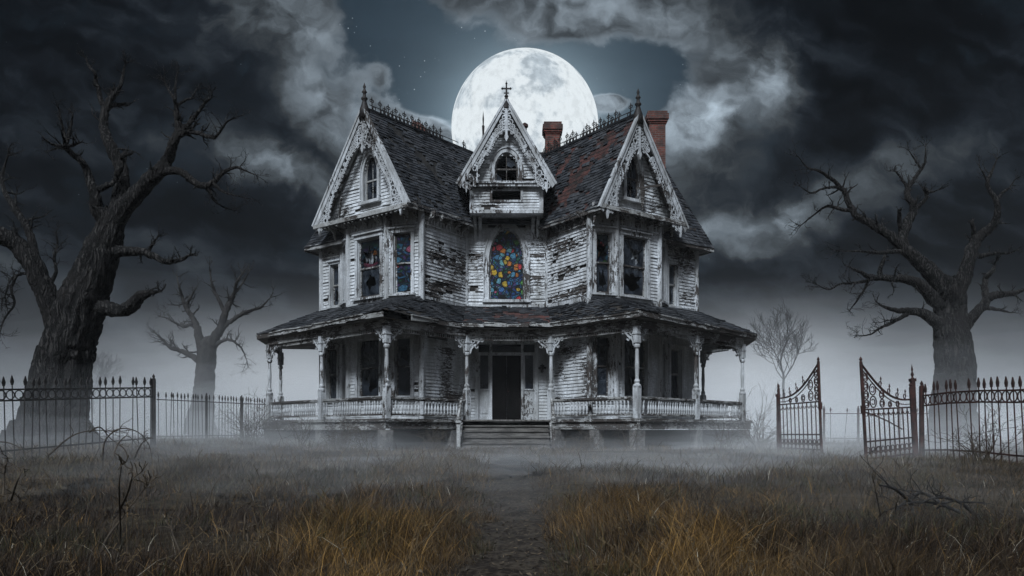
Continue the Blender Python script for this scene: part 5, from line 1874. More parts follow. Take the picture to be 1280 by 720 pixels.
def big_right_tree():
    T = Tree('dead_tree', 25.0, (1192, 520), 'large dead tree with straight furrowed trunk and wide bare limbs behind the right fence', seed=9, scale=1.2)
    T.limb([(1188, 585, 40), (1191, 545, 31), (1193, 505, 26), (1194, 470, 24), (1193, 440, 22), (1189, 410, 20), (1187, 385, 19), (1187, 365, 19), (1187, 348, 16)], name='trunk', twigs=0, seg=64, amp=0.11, k=3.6, n=8, start_depth=0.0)
    T.limb([(1186, 372, 17), (1172, 350, 14), (1154, 331, 12), (1138, 317, 10), (1124, 305, 8), (1110, 293, 7), (1097, 284, 6.2), (1083, 277, 5.6), (1070, 269, 5), (1061, 255, 4.4), (1056, 240, 4), (1048, 232, 3.4), (1037, 222, 2.8), (1022, 213, 2), (1010, 210, 1.4), (998, 196, 0.5)], -0.8, twigs=0.2, seg=28, amp=0.12, tl=0.45)
    T.limb([(1048, 234, 2.8), (1040, 234, 2.2), (1028, 236, 1.8), (1014, 241, 1.4), (1000, 233, 0.5)], -0.2, twigs=0.4, tl=0.4)
    T.limb([(1064, 262, 3.4), (1054, 262, 2.8), (1040, 258, 2.4), (1030, 259, 2), (1018, 268, 1.5), (1002, 281, 0.6)], 0.3, twigs=0.5, tl=0.45)
    T.limb([(1130, 312, 9), (1128, 296, 8.4), (1133, 280, 7.6), (1140, 268, 6.6), (1141, 256, 5.6), (1134, 246, 4.6), (1135, 236, 3.8), (1142, 225, 3.2), (1150, 214, 2.6), (1156, 203, 1.9), (1157, 184, 0.6)], 0.6, twigs=0.35, seg=22, tl=0.45)
    T.limb([(1152, 212, 2), (1144, 200, 1.5), (1136, 188, 0.5)], 0.1, twigs=0.3, tl=0.3)
    T.limb([(1136, 240, 2.8), (1130, 228, 2.2), (1121, 216, 1.4), (1118, 212, 0.8)], 0.2, twigs=0.3, tl=0.3)
    T.limb([(1143, 262, 4), (1152, 254, 3.4), (1158, 245, 2.8), (1155, 236, 2.4), (1163, 240, 2), (1173, 237, 0.6)], -0.2, twigs=0.3, tl=0.35)
    T.limb([(1126, 290, 4), (1124, 270, 3.4), (1124, 262, 2)], -0.3, twigs=0.2, tl=0.15)
    T.limb([(1190, 375, 15), (1200, 357, 12.5), (1208, 338, 11), (1213, 318, 9.6), (1219, 303, 8.4), (1229, 292, 7.2), (1240, 282, 6.2), (1247, 268, 5), (1246, 252, 4.2), (1238, 240, 3.6), (1234, 228, 3), (1240, 214, 2), (1246, 199, 0.7)], -0.5, twigs=0.25, seg=24, amp=0.13, tl=0.45)
    T.limb([(1236, 232, 2), (1230, 218, 1.4), (1224, 208, 0.6)], 0.2, twigs=0.4, tl=0.3)
    T.limb([(1246, 250, 3), (1254, 240, 2.2), (1262, 234, 1.7), (1269, 224, 0.6)], 0.2, twigs=0.4, tl=0.35)
    T.limb([(1217, 302, 4), (1217, 288, 3.6), (1215, 277, 3)], -0.2, twigs=0.1, tl=0.15)
    T.limb([(1222, 320, 5), (1232, 319, 3.4), (1246, 316, 2.8), (1258, 317, 2), (1272, 312, 0.7)], -0.2, twigs=0.3, tl=0.4)
    T.limb([(1180, 382, 14), (1164, 370, 11), (1150, 356, 9), (1138, 350, 7.4), (1122, 348, 6), (1104, 347, 5), (1086, 346, 4), (1076, 340, 2.6), (1062, 334, 0.8)], -0.9, twigs=0.3, seg=22, tl=0.5)
    T.limb([(1092, 347, 3.4), (1080, 352, 2.6), (1064, 354, 2), (1050, 355, 1.6), (1036, 362, 1.1), (1022, 356, 0.5)], -0.3, twigs=0.6, tl=0.5)
    T.limb([(1086, 350, 2.6), (1080, 362, 2), (1071, 376, 1.5), (1062, 388, 0.6)], 0.2, twigs=0.6, tl=0.4)
    T.limb([(1100, 344, 4), (1102, 332, 3.4), (1106, 320, 2.4)], 0.1, twigs=0.2, tl=0.2)
    T.limb([(1134, 316, 4.4), (1120, 314, 3.4), (1104, 316, 2.8), (1088, 315, 2.2), (1070, 314, 1.6), (1050, 314, 0.6)], -0.4, twigs=0.5, tl=0.5)
    T.limb([(1182, 412, 13), (1168, 400, 9.5), (1152, 391, 7.4), (1136, 389, 5.6), (1122, 388, 4), (1106, 384, 2.4), (1096, 378, 0.8)], -0.5, twigs=0.3, seg=20, tl=0.45)
    T.limb([(1136, 391, 4), (1124, 398, 3), (1112, 405, 2.4), (1100, 410, 1.9), (1088, 418, 1.4), (1072, 420, 0.6)], 0.3, twigs=0.7, tl=0.5)
    T.limb([(1196, 420, 14), (1208, 405, 10), (1218, 394, 8.6), (1228, 383, 7.6), (1238, 371, 6.6), (1252, 368, 5), (1266, 367, 4), (1282, 361, 2.6), (1296, 352, 1)], -0.5, twigs=0.2, seg=20, tl=0.45)
    T.limb([(1234, 376, 6), (1231, 360, 5.4), (1233, 347, 4.4), (1241, 338, 3.4), (1245, 326, 1.4)], 0.3, twigs=0.2, tl=0.3)
    T.limb([(1230, 384, 4.4), (1242, 386, 3), (1252, 388, 2.2), (1264, 391, 0.7)], -0.3, twigs=0.3, tl=0.35)


def misty_tree():
    T = Tree('dead_tree', 44.0, (253, 525), 'grey dead tree half lost in mist between the left fence and the mansion', seed=15, mat_='bark_far', scale=2.0)
    T.limb([(250, 545, 22), (252, 520, 17), (254, 495, 14), (256, 470, 12.5), (258, 445, 12), (259, 428, 12)], name='trunk', twigs=0, seg=32, amp=0.1, k=3, start_depth=0.0)
    T.limb([(258, 440, 10), (250, 425, 7.5), (246, 408, 5.6), (240, 396, 4.6), (233, 386, 3.8), (228, 372, 2.8), (224, 358, 1.8), (221, 346, 0.8)], 0.6, twigs=0.45, tl=0.5)
    T.limb([(240, 398, 3.4), (234, 384, 2.6), (238, 372, 2), (244, 362, 0.7)], 0.3, twigs=0.5, tl=0.4)
    T.limb([(262, 438, 10), (268, 424, 8.4), (277, 408, 7), (281, 392, 5.6), (287, 378, 4.6), (293, 366, 3.4), (296, 352, 2.2), (303, 342, 1)], -0.6, twigs=0.45, tl=0.5)
    T.limb([(282, 392, 4), (273, 374, 2.8), (266, 358, 2), (263, 344, 1.4), (262, 332, 0.6)], 0.4, twigs=0.5, tl=0.4)
    T.limb([(292, 368, 2.6), (302, 356, 1.8), (311, 340, 0.7)], 0.4, twigs=0.5, tl=0.4)
    T.limb([(275, 412, 5), (288, 402, 4), (300, 394, 3.2), (314, 388, 2.6), (326, 384, 1.8), (338, 372, 0.7)], -0.5, twigs=0.4, tl=0.5)
    T.limb([(256, 456, 7), (247, 450, 5.6), (236, 443, 4.4), (224, 438, 3.6), (212, 434, 2.8), (203, 424, 1.8), (194, 416, 0.7)], 0.4, twigs=0.6, tl=0.5)
    T.limb([(241, 404, 3), (230, 408, 2.6), (220, 404, 2), (210, 398, 1.4), (201, 396, 0.6)], 0.3, twigs=0.6, tl=0.4)
    T.limb([(268, 432, 4), (280, 425, 2.6), (292, 427, 2), (302, 436, 1.4), (309, 452, 0.6)], -0.6, twigs=0.9, tl=0.6)


def bushy_far_tree(name, x, ybase, ytop, D, spread, label, seed, mat_='bark_far', n0=9):
    """fine branched bare tree, grown in 3D"""
    r = random.Random(seed)
    root = empty(name, (px(x, ybase, D).x, D, gz(0, D)), label, 'tree')
    H_ = (ybase - ytop) * D / FPX
    b = px(x, ybase + 12, D)
    tr = MB()
    p = [b]
    for i in range(7): p.append(p[-1] + V3((r.gauss(0, .008) * H_, r.gauss(0, .008) * H_, H_ * 0.40 / 7 * 1.1)))
    rad = [H_ * 0.018 * (1 - 0.07 * i) for i in range(8)]
    tr.tube(p, rad, 10)
    tr.build('trunk', mat_, root, smooth=True)
    for k in range(n0):
        mb = MB()

        def grow(q, d, ln, rr, dep):
            pts = [V3(q)]
            v = V3(d).normalized()
            for i in range(5):
                v = (v + V3((r.gauss(0, .09), r.gauss(0, .09), r.gauss(.05, .06)))).normalized()
                pts.append(pts[-1] + v * ln / 5)
            mb.tube(pts, [max(0.008, rr * (1 - 0.15 * i)) for i in range(6)], 5, cap=False)
            if dep == 0: return
            for i in (2, 3, 4, 5):
                for _ in range(1 if i < 5 else 2):
                    a = v + V3((r.gauss(0, .55), r.gauss(0, .55), r.gauss(0.1, .35)))
                    grow(pts[i], a, ln * r.uniform(0.48, 0.7), rr * 0.55, dep - 1)
        st = p[4 + k % 4]
        a = 2 * math.pi * k / n0 + r.uniform(-.3, .3)
        grow(st, (math.cos(a) * spread, math.sin(a) * spread, 1.0), H_ * 0.34, H_ * 0.006, 3)
        mb.build('branch', mat_, root, fix=False)


big_left_tree()
big_right_tree()
misty_tree()
bushy_far_tree('bare_tree', 980, 492, 378, 60.0, 0.8, 'slender bare tree fading into the fog between the mansion and the open gate', 33)
bushy_far_tree('bare_tree', 118, 505, 425, 75.0, 0.8, 'faint small bare tree far off in the fog beyond the left fence', 35)


# ------------------------------------------------------------------ iron fences and gates
def spear(mb, x, z, s=1.0, y=0.0):
    mb.prism(FX(y), [(x - 0.022 * s, z), (x + 0.022 * s, z), (x + 0.03 * s, z + 0.045 * s), (x, z + 0.14 * s), (x - 0.03 * s, z + 0.045 * s)], -0.010, 0.010)


def FX(y=0.0, o=(0, 0, 0)):
    f = object.__new__(Fr)
    f.O = V3((o[0], o[1] + y, o[2])); f.U = V3((1, 0, 0)); f.N = V3((0, -1, 0)); f.len = 1; f.sg = 1
    return f


def fence(name, A, B, height, spacing, material, label, group=None, post_at=(0, 1), rings=True, r=None, lean=0.0, thick=0.011, sub=4.0, zf=None):
    """one stretch of spear-topped iron fence between two ground points; posts, rails and pickets are its parts"""
    r = r or random.Random(3)
    A, B = V3((A[0], A[1], 0)), V3((B[0], B[1], 0))
    zf = zf or gz
    L_ = (B - A).length
    root = empty(name, (A.x, A.y, zf(A.x, A.y)), label, 'fence', group)
    U_ = (B - A).normalized()
    za, zb = zf(A.x, A.y), zf(B.x, B.y)
    top = za + height
    topb = zb + height
    F = object.__new__(Fr)
    F.O = V3((A.x, A.y, 0)); F.U = U_; F.N = V3((U_.y, -U_.x, 0)); F.len = L_; F.sg = 1
    zz = lambda u: top + (topb - top) * u / L_ + lean * math.sin(u / L_ * 5)
    for off in ((-0.10, -0.30, -height + 0.22) if rings else (-0.12, -height + 0.22)):
        mb = MB()
        n = max(2, int(L_ / 0.8))
        for i in range(n):
            a, b = L_ * i / n, L_ * (i + 1) / n
            mb.bar(F(a, zz(a) + off), F(b, zz(b) + off), 0.022, 0.030)
        mb.build('rail', material, root)
    proto = None
    n = int(L_ / spacing)
    for i in range(n):
        u = (i + 0.5) * L_ / n
        if r.random() < 0.02: continue
        if proto is None:
            mb = MB()
            mb.tube([(0, 0, 0), (0, 0, height)], [thick, thick], 6)
            mb.prism(FX(), [(-0.024, height - 0.01), (0.024, height - 0.01), (0.034, height + 0.035), (0, height + 0.14), (-0.034, height + 0.035)], -0.012, 0.012)
            mb.tube([(0, 0, height - 0.035), (0, 0, height - 0.01)], [0.024, 0.024], 6)
            proto = mb.build('picket', material, None)
            o = proto
        else:
            o = proto.copy(); COL.objects.link(o)
        o.parent = root
        p = F(u, zz(u) - height)
        o.location = p - root.location
        o.rotation_euler = (r.gauss(0, .012), r.gauss(0, .022) - lean * 2.2, math.atan2(U_.y, U_.x))
        o.scale = (1, 1, 1 + r.uniform(-.01, .012))
    if rings:
        mb = MB()
        for i in range(n):
            u = (i + 1.0) * L_ / n
            if u < L_ - 0.05: mb.ring(F, u, zz(u) - 0.20, L_ / n * 0.5 - 0.004, 0.016, -0.007, 0.007, 10)
        mb.build('scrollwork', material, root)
    for u in post_at:
        u = u * L_
        mb = MB()
        p = F(u, zz(u) - height - 0.3)
        mb.box(FX(0, p), -0.035, 0.035, 0, height + 0.38, -0.035, 0.035)
        mb.lathe(p + V3((0, 0, height + 0.38)), [(0.045, 0), (0.045, 0.02), (0.02, 0.03), (0.035, 0.07), (0.0, 0.13)], 8)
        mb.build('post', material, root)
    return root


def ground_px(x, D):
    return ((x - 640) * D / FPX, D)


fence('iron_fence', ground_px(-45, 13.6), ground_px(192, 17.6), 1.42, 0.165, 'iron_black', 'black spear-topped iron fence running in front of the huge gnarled tree', 'iron fences around the yard', post_at=(1,), r=random.Random(4))
fence('iron_fence', ground_px(196, 26.0), ground_px(345, 33.0), 1.55, 0.19, 'iron_black', 'pale misty iron fence stretch between the near left fence and the mansion', 'iron fences around the yard', post_at=(0.36, 0.66), rings=False, thick=0.012, r=random.Random(6))
fence('iron_fence', ground_px(1030, 33.0), ground_px(1190, 31.0), 1.35, 0.5, 'iron_rust', 'low distant rail fence barely visible in the fog through the gate opening', 'iron fences around the yard', post_at=(0.0, 0.28, 0.6), rings=False, thick=0.010, r=random.Random(8))
fence('iron_fence', ground_px(1152, 15.95), ground_px(1320, 12.3), 1.40, 0.185, 'iron_rust', 'rusty iron fence with spear tips in front of the large right tree', 'iron fences around the yard', post_at=(0.0,), lean=0.03, r=random.Random(10))


def gate_leaf(name, A, B, low, high, label, post_side, r, brace=False):
    """A is the hinge side (low), B the tall free side; the top sweeps up in a curve"""
    A, B = V3((A[0], A[1], 0)), V3((B[0], B[1], 0))
    L_ = (B - A).length
    z0 = (gz(A.x, A.y) + gz(B.x, B.y)) / 2 + 0.06
    root = empty(name, (A.x, A.y, z0), label, 'gate', 'leaves of the open iron gate')
    F = object.__new__(Fr)
    F.O = V3((A.x, A.y, z0)); F.U = (B - A).normalized(); F.N = V3((F.U.y, -F.U.x, 0)); F.len = L_; F.sg = 1
    m_ = 'iron_rust'
    curve = lambda f: low + (high - low) * (f ** 1.15 - 0.16 * math.sin(math.pi * f) * 1.7)
    rl = low - 0.16
    # stiles
    for nm, u, h_ in (('hinge_stile', 0.0, low + 0.22), ('free_stile', L_, high + 0.02)):
        mb = MB()
        mb.bar(F(u, -0.05), F(u, h_), 0.045, 0.045)
        mb.lathe(F(u, h_), [(0.03, 0), (0.03, 0.02), (0.015, 0.03), (0.035, 0.06), (0.0, 0.12)], 8)
        mb.build(nm, m_, root)
    mb = MB()
    for z in (0.10, 0.42, rl): mb.bar(F(0, z), F(L_, z), 0.03, 0.03)
    mb.build('rail', m_, root)
    mb = MB()
    n = 9
    for i in range(n):
        u = L_ * (i + 1) / (n + 1)
        mb.bar(F(u, 0.06), F(u + r.uniform(-.006, .006), rl), 0.018, 0.018)
    mb.build('bars', m_, root)
    mb = MB()
    pts = [(L_ * i / 16, curve(i / 16)) for i in range(17)]
    mb.strip(F, pts, 0.032, -0.014, 0.014)
    pts = [(L_ * i / 16, curve(i / 16) - 0.09) for i in range(17) if curve(i / 16) - 0.09 > rl]
    if len(pts) > 2: mb.strip(F, pts, 0.016, -0.008, 0.008)
    # scrolls filling the sweep, and curls along its top
    for (f, rr) in ((0.12, 0.07), (0.30, 0.06), (0.46, 0.06), (0.62, 0.085), (0.80, 0.12), (0.93, 0.085)):
        top = curve(f)
        z = rl + 0.02 + rr
        while z + rr < top - 0.02:
            mb.ring(F, L_ * f, z, rr * 0.9, 0.018, -0.008, 0.008, 12)
            mb.ring(F, L_ * f, z, rr * 0.45, 0.014, -0.007, 0.007, 9, 30, 320)
            z += 2 * rr * 0.98
    for f in (0.14, 0.30, 0.47, 0.64):
        z = curve(f)
        mb.ring(F, L_ * f, z + 0.07, 0.045, 0.016, -0.007, 0.007, 9, -90, 190)
        mb.bar(F(L_ * f - 0.02, z), F(L_ * f - 0.03, z + 0.16), 0.012, 0.012)
        mb.prism(F, [(L_ * f - 0.055, z + 0.15), (L_ * f - 0.005, z + 0.15), (L_ * f - 0.03, z + 0.21)], -0.007, 0.007)
    for i in range(n + 1):
        u = L_ * (i + 0.5) / (n + 1)
        mb.ring(F, u, 0.26, 0.055, 0.014, -0.007, 0.007, 9)
        mb.ring(F, u, 0.18, 0.05, 0.012, -0.006, 0.006, 8, 0, 180)
        mb.ring(F, u, rl - 0.075, 0.05, 0.012, -0.006, 0.006, 8, 180, 360)
    mb.build('scrollwork', m_, root)
    if brace:
        mb = MB()
        mb.tube([F(L_, 1.0, 0.02), F(L_ * 0.8, 0.92, 0.03), F(L_ * 0.5, 0.78, 0.03), F(L_ * 0.2, 0.6, 0.03)], [0.012] * 4, 6)
        mb.build('latch_bar', m_, root)
    mb = MB()
    mb.box(F, L_ - 0.02, L_ + 0.05, 0.95, 1.10, -0.03, 0.03)
    mb.build('latch', m_, root)
    root.rotation_euler = (0.0, -0.055 if brace else -0.035, 0.0)
    return root


gr_ = random.Random(12)
gate_leaf('gate_leaf', ground_px(976, 18.9), ground_px(1027, 16.9), 1.28, 1.93, 'rusty scrolled iron gate leaf hanging open nearest the mansion, its tall edge to the outside', -1, gr_)
gate_leaf('gate_leaf', ground_px(1143, 15.9), ground_px(1083, 14.9), 1.18, 1.88, 'rusty scrolled iron gate leaf joined to the right fence, with a loose diagonal latch bar', 1, gr_, brace=True)
for (x, D, h_, lb) in ((973, 19.0, 1.42, 'slim rusty gate post holding the gate leaf nearest the mansion'), (1146, 15.95, 1.62, 'thick rusty gate post with a spear finial at the start of the right fence')):
    p = px(x, 0, D)
    mb = MB()
    z0 = gz(p.x, p.y) - 0.3
    w = 0.03 if x < 1000 else 0.038
    mb.box(FX(0, (p.x, p.y, z0)), -w, w, 0, h_ + 0.3, -w, w)
    mb.box(FX(0, (p.x, p.y, z0)), -w - .015, w + .015, h_ + 0.26, h_ + 0.32, -w - .015, w + .015)
    mb.lathe(V3((p.x, p.y, z0 + h_ + 0.32)), [(w, 0), (w * 0.4, 0.03), (w * 0.9, 0.08), (w * 0.3, 0.14), (w * 0.6, 0.17), (0, 0.30)], 8)
    o = mb.build('gate_post', 'iron_rust')
    o.data.transform(Matrix.Translation((-p.x, -p.y, -z0)))
    o.location = (p.x, p.y, z0)
    o.rotation_euler = (0.01, -0.05 if x > 1000 else -0.01, 0)
    tag(o, lb, 'gate post')


# ------------------------------------------------------------------ brambles, shrubs, dead stems
def shrub(x, D, n, h_, spread, label, seed, lean=0.0, material='twig', name='bare_shrub'):
    r = random.Random(seed)
    p = px(x, 0, D)
    z = gz(p.x, p.y)
    mb = MB()
    for i in range(n):
        a = r.uniform(0, 2 * math.pi)
        d = V3((math.cos(a) * spread * r.random() + lean, math.sin(a) * spread * r.random(), 1)).normalized()
        twig(mb, (p.x + r.gauss(0, .12) * h_, p.y + r.gauss(0, .12) * h_, z - 0.03), d, h_ * r.uniform(0.5, 1.1), 0.010 * (0.6 + h_ * 0.5), r, 2 if n < 60 else 1)
    o = mb.build(name, material, fix=False)
    tag(o, label, 'shrub')
    return o


shrub(312, 23.0, 26, 1.3, 0.9, 'leafless brown shrub growing at the left corner of the porch', 21, -0.2)
shrub(947, 22.5, 26, 1.35, 0.9, 'leafless brown shrub growing at the right corner of the porch', 22, 0.2)
shrub(372, 21.0, 9, 1.1, 0.5, 'thin bare shrub in front of the left part of the porch', 23)
shrub(905, 20.5, 12, 0.9, 0.8, 'low twiggy shrub in front of the right end of the porch', 24)
shrub(1225, 14.0, 22, 0.95, 0.9, 'tangled brown shrub caught against the rusty right fence', 25)
shrub(425, 21.2, 40, 0.75, 1.0, 'dense low brown shrub against the porch base under the left bay', 28)
shrub(545, 22.3, 30, 0.6, 1.0, 'dense low brown shrub against the porch base left of the steps', 29)
shrub(735, 22.3, 30, 0.6, 1.0, 'dense low brown shrub against the porch base right of the steps', 30)
shrub(340, 24.0, 40, 0.9, 1.0, 'dense brown shrub beneath the far left end of the porch railing', 31)
shrub(455, 20.0, 8, 0.8, 0.6, 'wispy bare shrub left of the front steps', 26)
shrub(785, 20.0, 8, 0.75, 0.6, 'wispy bare shrub right of the front steps', 27)


def stems(name, label, cat, lines, D, r0, seed, material='twig'):
    """traced stems (photo columns and rows) at a distance, with depth of their own"""
    r = random.Random(seed)
    mb = MB()
    for ln in lines:
        rs = catmull(ln, 6)
        n = len(rs)
        ph = r.uniform(0, 9)
        pts = [px(q[0], q[1], D + 0.35 * math.sin(ph + 3 * i / n)) for i, q in enumerate(rs)]
        rads = [r0 * (1 - 0.8 * i / n) for i in range(n)]
        mb.tube(pts, rads, 6)
        for i in range(n // 3, n):
            if r.random() < 0.3:
                v = (pts[i] - pts[i - 1]).normalized()
                twig(mb, pts[i], v + V3((r.gauss(0, .6), r.gauss(0, .6), r.gauss(0, .6))), r0 * 22 * r.uniform(0.4, 1), rads[i] * 0.7, r, 1)
    tag(mb.build(name, material, smooth=True), label, cat)


stems('bramble', 'arching thorny bramble stems in the grass before the gnarled left tree', 'bramble',
      [[(128, 575), (132, 550), (150, 536), (172, 540), (186, 556), (190, 575)], [(112, 540), (125, 534), (138, 548), (150, 556)], [(60, 570), (90, 545), (120, 538), (150, 541)],
       [(165, 580), (176, 556), (186, 548)], [(-5, 552), (12, 554), (28, 562), (34, 572)], [(140, 580), (146, 558), (158, 545), (168, 552)]], 14.0, 0.016, 41)
stems('dead_stalk', 'dark slanting dead stalk rising from the grass in the lower left', 'stalk', [[(118, 720), (130, 680), (152, 648), (175, 618), (186, 605)], [(150, 690), (150, 650), (149, 610), (152, 580)], [(148, 640), (160, 615), (166, 592)]], 5.2, 0.010, 42)
stems('dead_stalk', 'short dark weed stalks at the far left edge of the grass', 'stalk', [[(4, 620), (6, 590), (10, 572)], [(14, 625), (22, 600), (30, 585)], [(2, 660), (20, 640), (26, 622)]], 7.0, 0.010, 43)
stems('dead_stalk', 'curved dark weed stalk standing just left of the bright left grass clump', 'stalk', [[(300, 720), (310, 680), (306, 645), (318, 628)], [(230, 700), (216, 668), (214, 650)]], 5.0, 0.008, 44)
stems('fallen_branch', 'long bare fallen branch lying in the grass below the right fence', 'branch', [[(1290, 672), (1230, 655), (1180, 632), (1140, 628), (1105, 640)], [(1230, 655), (1200, 628), (1170, 622), (1150, 630)], [(1140, 630), (1120, 612), (1098, 606)], [(1180, 632), (1150, 616), (1120, 636)]], 7.5, 0.022, 45, 'bark_far')
stems('dead_stalk', 'thin upright dead stalk in the grass between the gate and the path', 'stalk', [[(1110, 680), (1100, 640), (1092, 600)], [(1105, 665), (1118, 640), (1122, 622)]], 7.0, 0.009, 46)


# ------------------------------------------------------------------ grass
def vnoise(x, y, seed=0):
    xi, yi = np.floor(x).astype(np.int64), np.floor(y).astype(np.int64)
    xf, yf = x - xi, y - yi
    xf, yf = xf * xf * (3 - 2 * xf), yf * yf * (3 - 2 * yf)

    def h(a, b):
        n_ = (a * 374761393 + b * 668265263 + seed * 1442695041) & 0x7fffffff
        n_ = ((n_ ^ (n_ >> 13)) * 1274126177) & 0x7fffffff
        return ((n_ ^ (n_ >> 16)) & 0xffff) / 65535.0
    return (h(xi, yi) * (1 - xf) + h(xi + 1, yi) * xf) * (1 - yf) + (h(xi, yi + 1) * (1 - xf) + h(xi + 1, yi + 1) * xf) * yf


def gz_np(x, y):
    """ground height from the ground mesh formula on a lattice"""
    gx, gy = np.linspace(-50, 50, 401), np.linspace(0, 75, 301)
    Z = np.array([[gz(a, b) for a in gx] for b in gy])
    fx, fy = np.clip((x + 50) / 0.25, 0, 399.99), np.clip(y / 0.25, 0, 299.99)
    i, j = fx.astype(int), fy.astype(int)
    u, v = fx - i, fy - j
    return (Z[j, i] * (1 - u) + Z[j, i + 1] * u) * (1 - v) + (Z[j + 1, i] * (1 - u) + Z[j + 1, i + 1] * u) * v


def grass(N=420000):
    rg = np.random.default_rng(4)
    D = np.exp(rg.uniform(np.log(2.3), np.log(60), int(N * 1.9)))
    keep = rg.random(len(D)) < np.where(D < 12, 1.0, 12 / D) * np.where(D < 3.6, 0.75, 1)
    D = D[keep]
    X = (rg.uniform(-0.72, 0.72, len(D))) * D
    # inside the house footprint there is no grass
    ins = (D > 24.2 - 0.0) & (D < 31) & (np.abs(X - XC) < 3.4 + (D - 22.1) * 0.95) & (np.abs(X - XC) < 8.7)
    ins |= (D > 22.3 + (np.abs(X - XC) - 3.36) * 1.05) & (np.abs(X - XC) > 3.2) & (np.abs(X - XC) < 8.5) & (D < 31)
    ins |= (D > 22.9) & (np.abs(X - XC) < 1.4) & (D < 31)
    X, D = X[~ins], D[~ins]
    pxx = np.array([path_x(y) for y in np.linspace(0, 25, 501)])
    pc = np.interp(D, np.linspace(0, 25, 501), pxx)
    pd = np.abs(X - pc)
    pw = 0.05 + 0.30 * vnoise(D * 1.6 + np.sign(X - pc) * 9, X * 0 + 3, 5) + 0.18 * np.clip((D - 8) / 10, 0, 1)
    pw = pw * np.clip((19 - D) / 6, 0.0, 1)
    onp = (pd < pw) & (D < 24)
    clump = vnoise(X * 1.1, D * 1.1, 1) * 0.6 + vnoise(X * 3.1, D * 3.1, 2) * 0.4
    bare = np.clip((vnoise(X * 0.9 + 40, D * 0.7, 71) * 0.6 + vnoise(X * 2.7, D * 2.1, 72) * 0.4 - 0.30) * 5, 0.12, 1)
    dens = bare * np.where(onp, np.where(clump > 0.46, 0.75, 0.28) + 0.5 * np.clip((D - 6) / 6, 0, 1), np.clip(0.35 + clump * 1.1, 0, 1))
    k = rg.random(len(D)) < dens
    X, D, pd, onp, clump, pc, pw = X[k], D[k], pd[k], onp[k], clump[k], pc[k], pw[k]
    n = len(D)
    big = vnoise(X * 0.55, D * 0.55, 7)
    patch = np.clip((vnoise(X * 1.4 + 5, D * 0.9, 61) * 0.6 + vnoise(X * 4, D * 3, 62) * 0.4 - 0.36) * 4.5, 0, 1)
    edge = np.exp(-((pd - 1.0) / 0.62) ** 2) * np.clip((9.5 - D) / 3.0, 0, 1) * patch
    H = (0.03 + 0.15 * clump ** 2 + 0.05 * big) * rg.uniform(0.3, 1.6, n)
    H *= 1 + 1.5 * np.clip(edge * 1.2, 0, 1) * clump
    H *= 1 + 0.5 * (D < 6.5) * (rg.random(n) < 0.4)
    H = np.where(onp, H * 0.33, H)
    H *= np.clip(0.45 + 0.75 * (pd - pw) / 0.6, 0.45, 1.0) * np.where(D < 9, 1, 1)
    tall = rg.random(n) < 0.035
    H = np.where(tall & ~onp, np.maximum(H, 0.10) * rg.uniform(1.5, 2.4, n), H)
    H *= np.where(D > 12, 1.12, 1.0)
    H = np.minimum(H, np.clip(0.09 * D, 0.22, 0.44) * rg.uniform(0.8, 1.0, n))
    Wd = np.where(rg.random(n) < 0.4, rg.uniform(0.003, 0.0068, n), rg.uniform(0.0016, 0.003, n)) * np.clip(D / 5.0, 0.85, 5.0)
    yaw = rg.uniform(0, 2 * np.pi, n)
    # clumps splay outwards and lean with a common drift
    la = rg.uniform(0, 2 * np.pi, n) * 0.8 + 2 * np.pi * vnoise(X * 0.8, D * 0.8, 11)
    lean = rg.uniform(0.15, 1.0, n) * H * 1.05
    Z = gz_np(X, D) - 0.015
    ts = np.array([0.0, 0.4, 0.75, 1.0])
    wsc = np.array([1.0, 0.85, 0.55, 0.12])
    V_ = np.zeros((n, 4, 2, 3), dtype=np.float32)
    cx_, sx_ = np.cos(yaw) * Wd / 2, np.sin(yaw) * Wd / 2
    kink = rg.uniform(0.75, 1.0, n)
    for i, t in enumerate(ts):
        off = lean * t ** 2
        px_ = X + np.cos(la) * off
        py_ = D + np.sin(la) * off
        pz = Z + H * (t - 0.32 * (lean / H) * t ** 3 * kink)
        for j, s_ in enumerate((-1, 1)):
            V_[:, i, j, 0] = px_ + s_ * cx_ * wsc[i]
            V_[:, i, j, 1] = py_ + s_ * sx_ * wsc[i]
            V_[:, i, j, 2] = pz
    # blade colour (straw, gold, brown, green; lit pool and far glow painted in)
    straw, gold, brown, green, rust = (np.array(c) for c in ((0.125, 0.088, 0.046), (0.30, 0.170, 0.050), (0.036, 0.025, 0.017), (0.040, 0.045, 0.016), (0.052, 0.030, 0.018)))
    C = np.tile(brown, (n, 1))
    m1 = np.clip((vnoise(X * 0.7, D * 0.5, 21) - 0.35) * 2.2, 0, 1) * rg.random(n)
    C = C * (1 - m1[:, None]) + straw * m1[:, None]
    m2 = np.clip(edge * 1.25 * (0.25 + 0.75 * rg.random(n)), 0, 1) * (D < 10)  # gold tufts by the path also carry its spotlit brightness in their colour
    m2 = np.clip(m2 * (0.25 + 0.85 * rg.random(n) ** 0.7) + (rg.random(n) < 0.10) * 0.55 * (D < 12), 0, 1)
    C = C * (1 - m2[:, None]) + gold * m2[:, None]
    m3 = ((vnoise(X * 1.9, D * 1.9, 31) > 0.66) & (rg.random(n) < 0.45)) * 0.8
    C = C * (1 - m3[:, None]) + green * m3[:, None]
    m4 = (rg.random(n) < 0.18) * 0.8
    C = C * (1 - m4[:, None]) + rust * m4[:, None]
    m5 = np.clip((D - 8) / 6, 0, 1) * 0.85 * rg.random(n)  # lighter straw with distance paints warm mist light onto the blades
    C = C * (1 - m5[:, None]) + straw * 1.15 * m5[:, None]
    pale = rg.random(n) < 0.010
    C[pale] = (0.36, 0.32, 0.25)
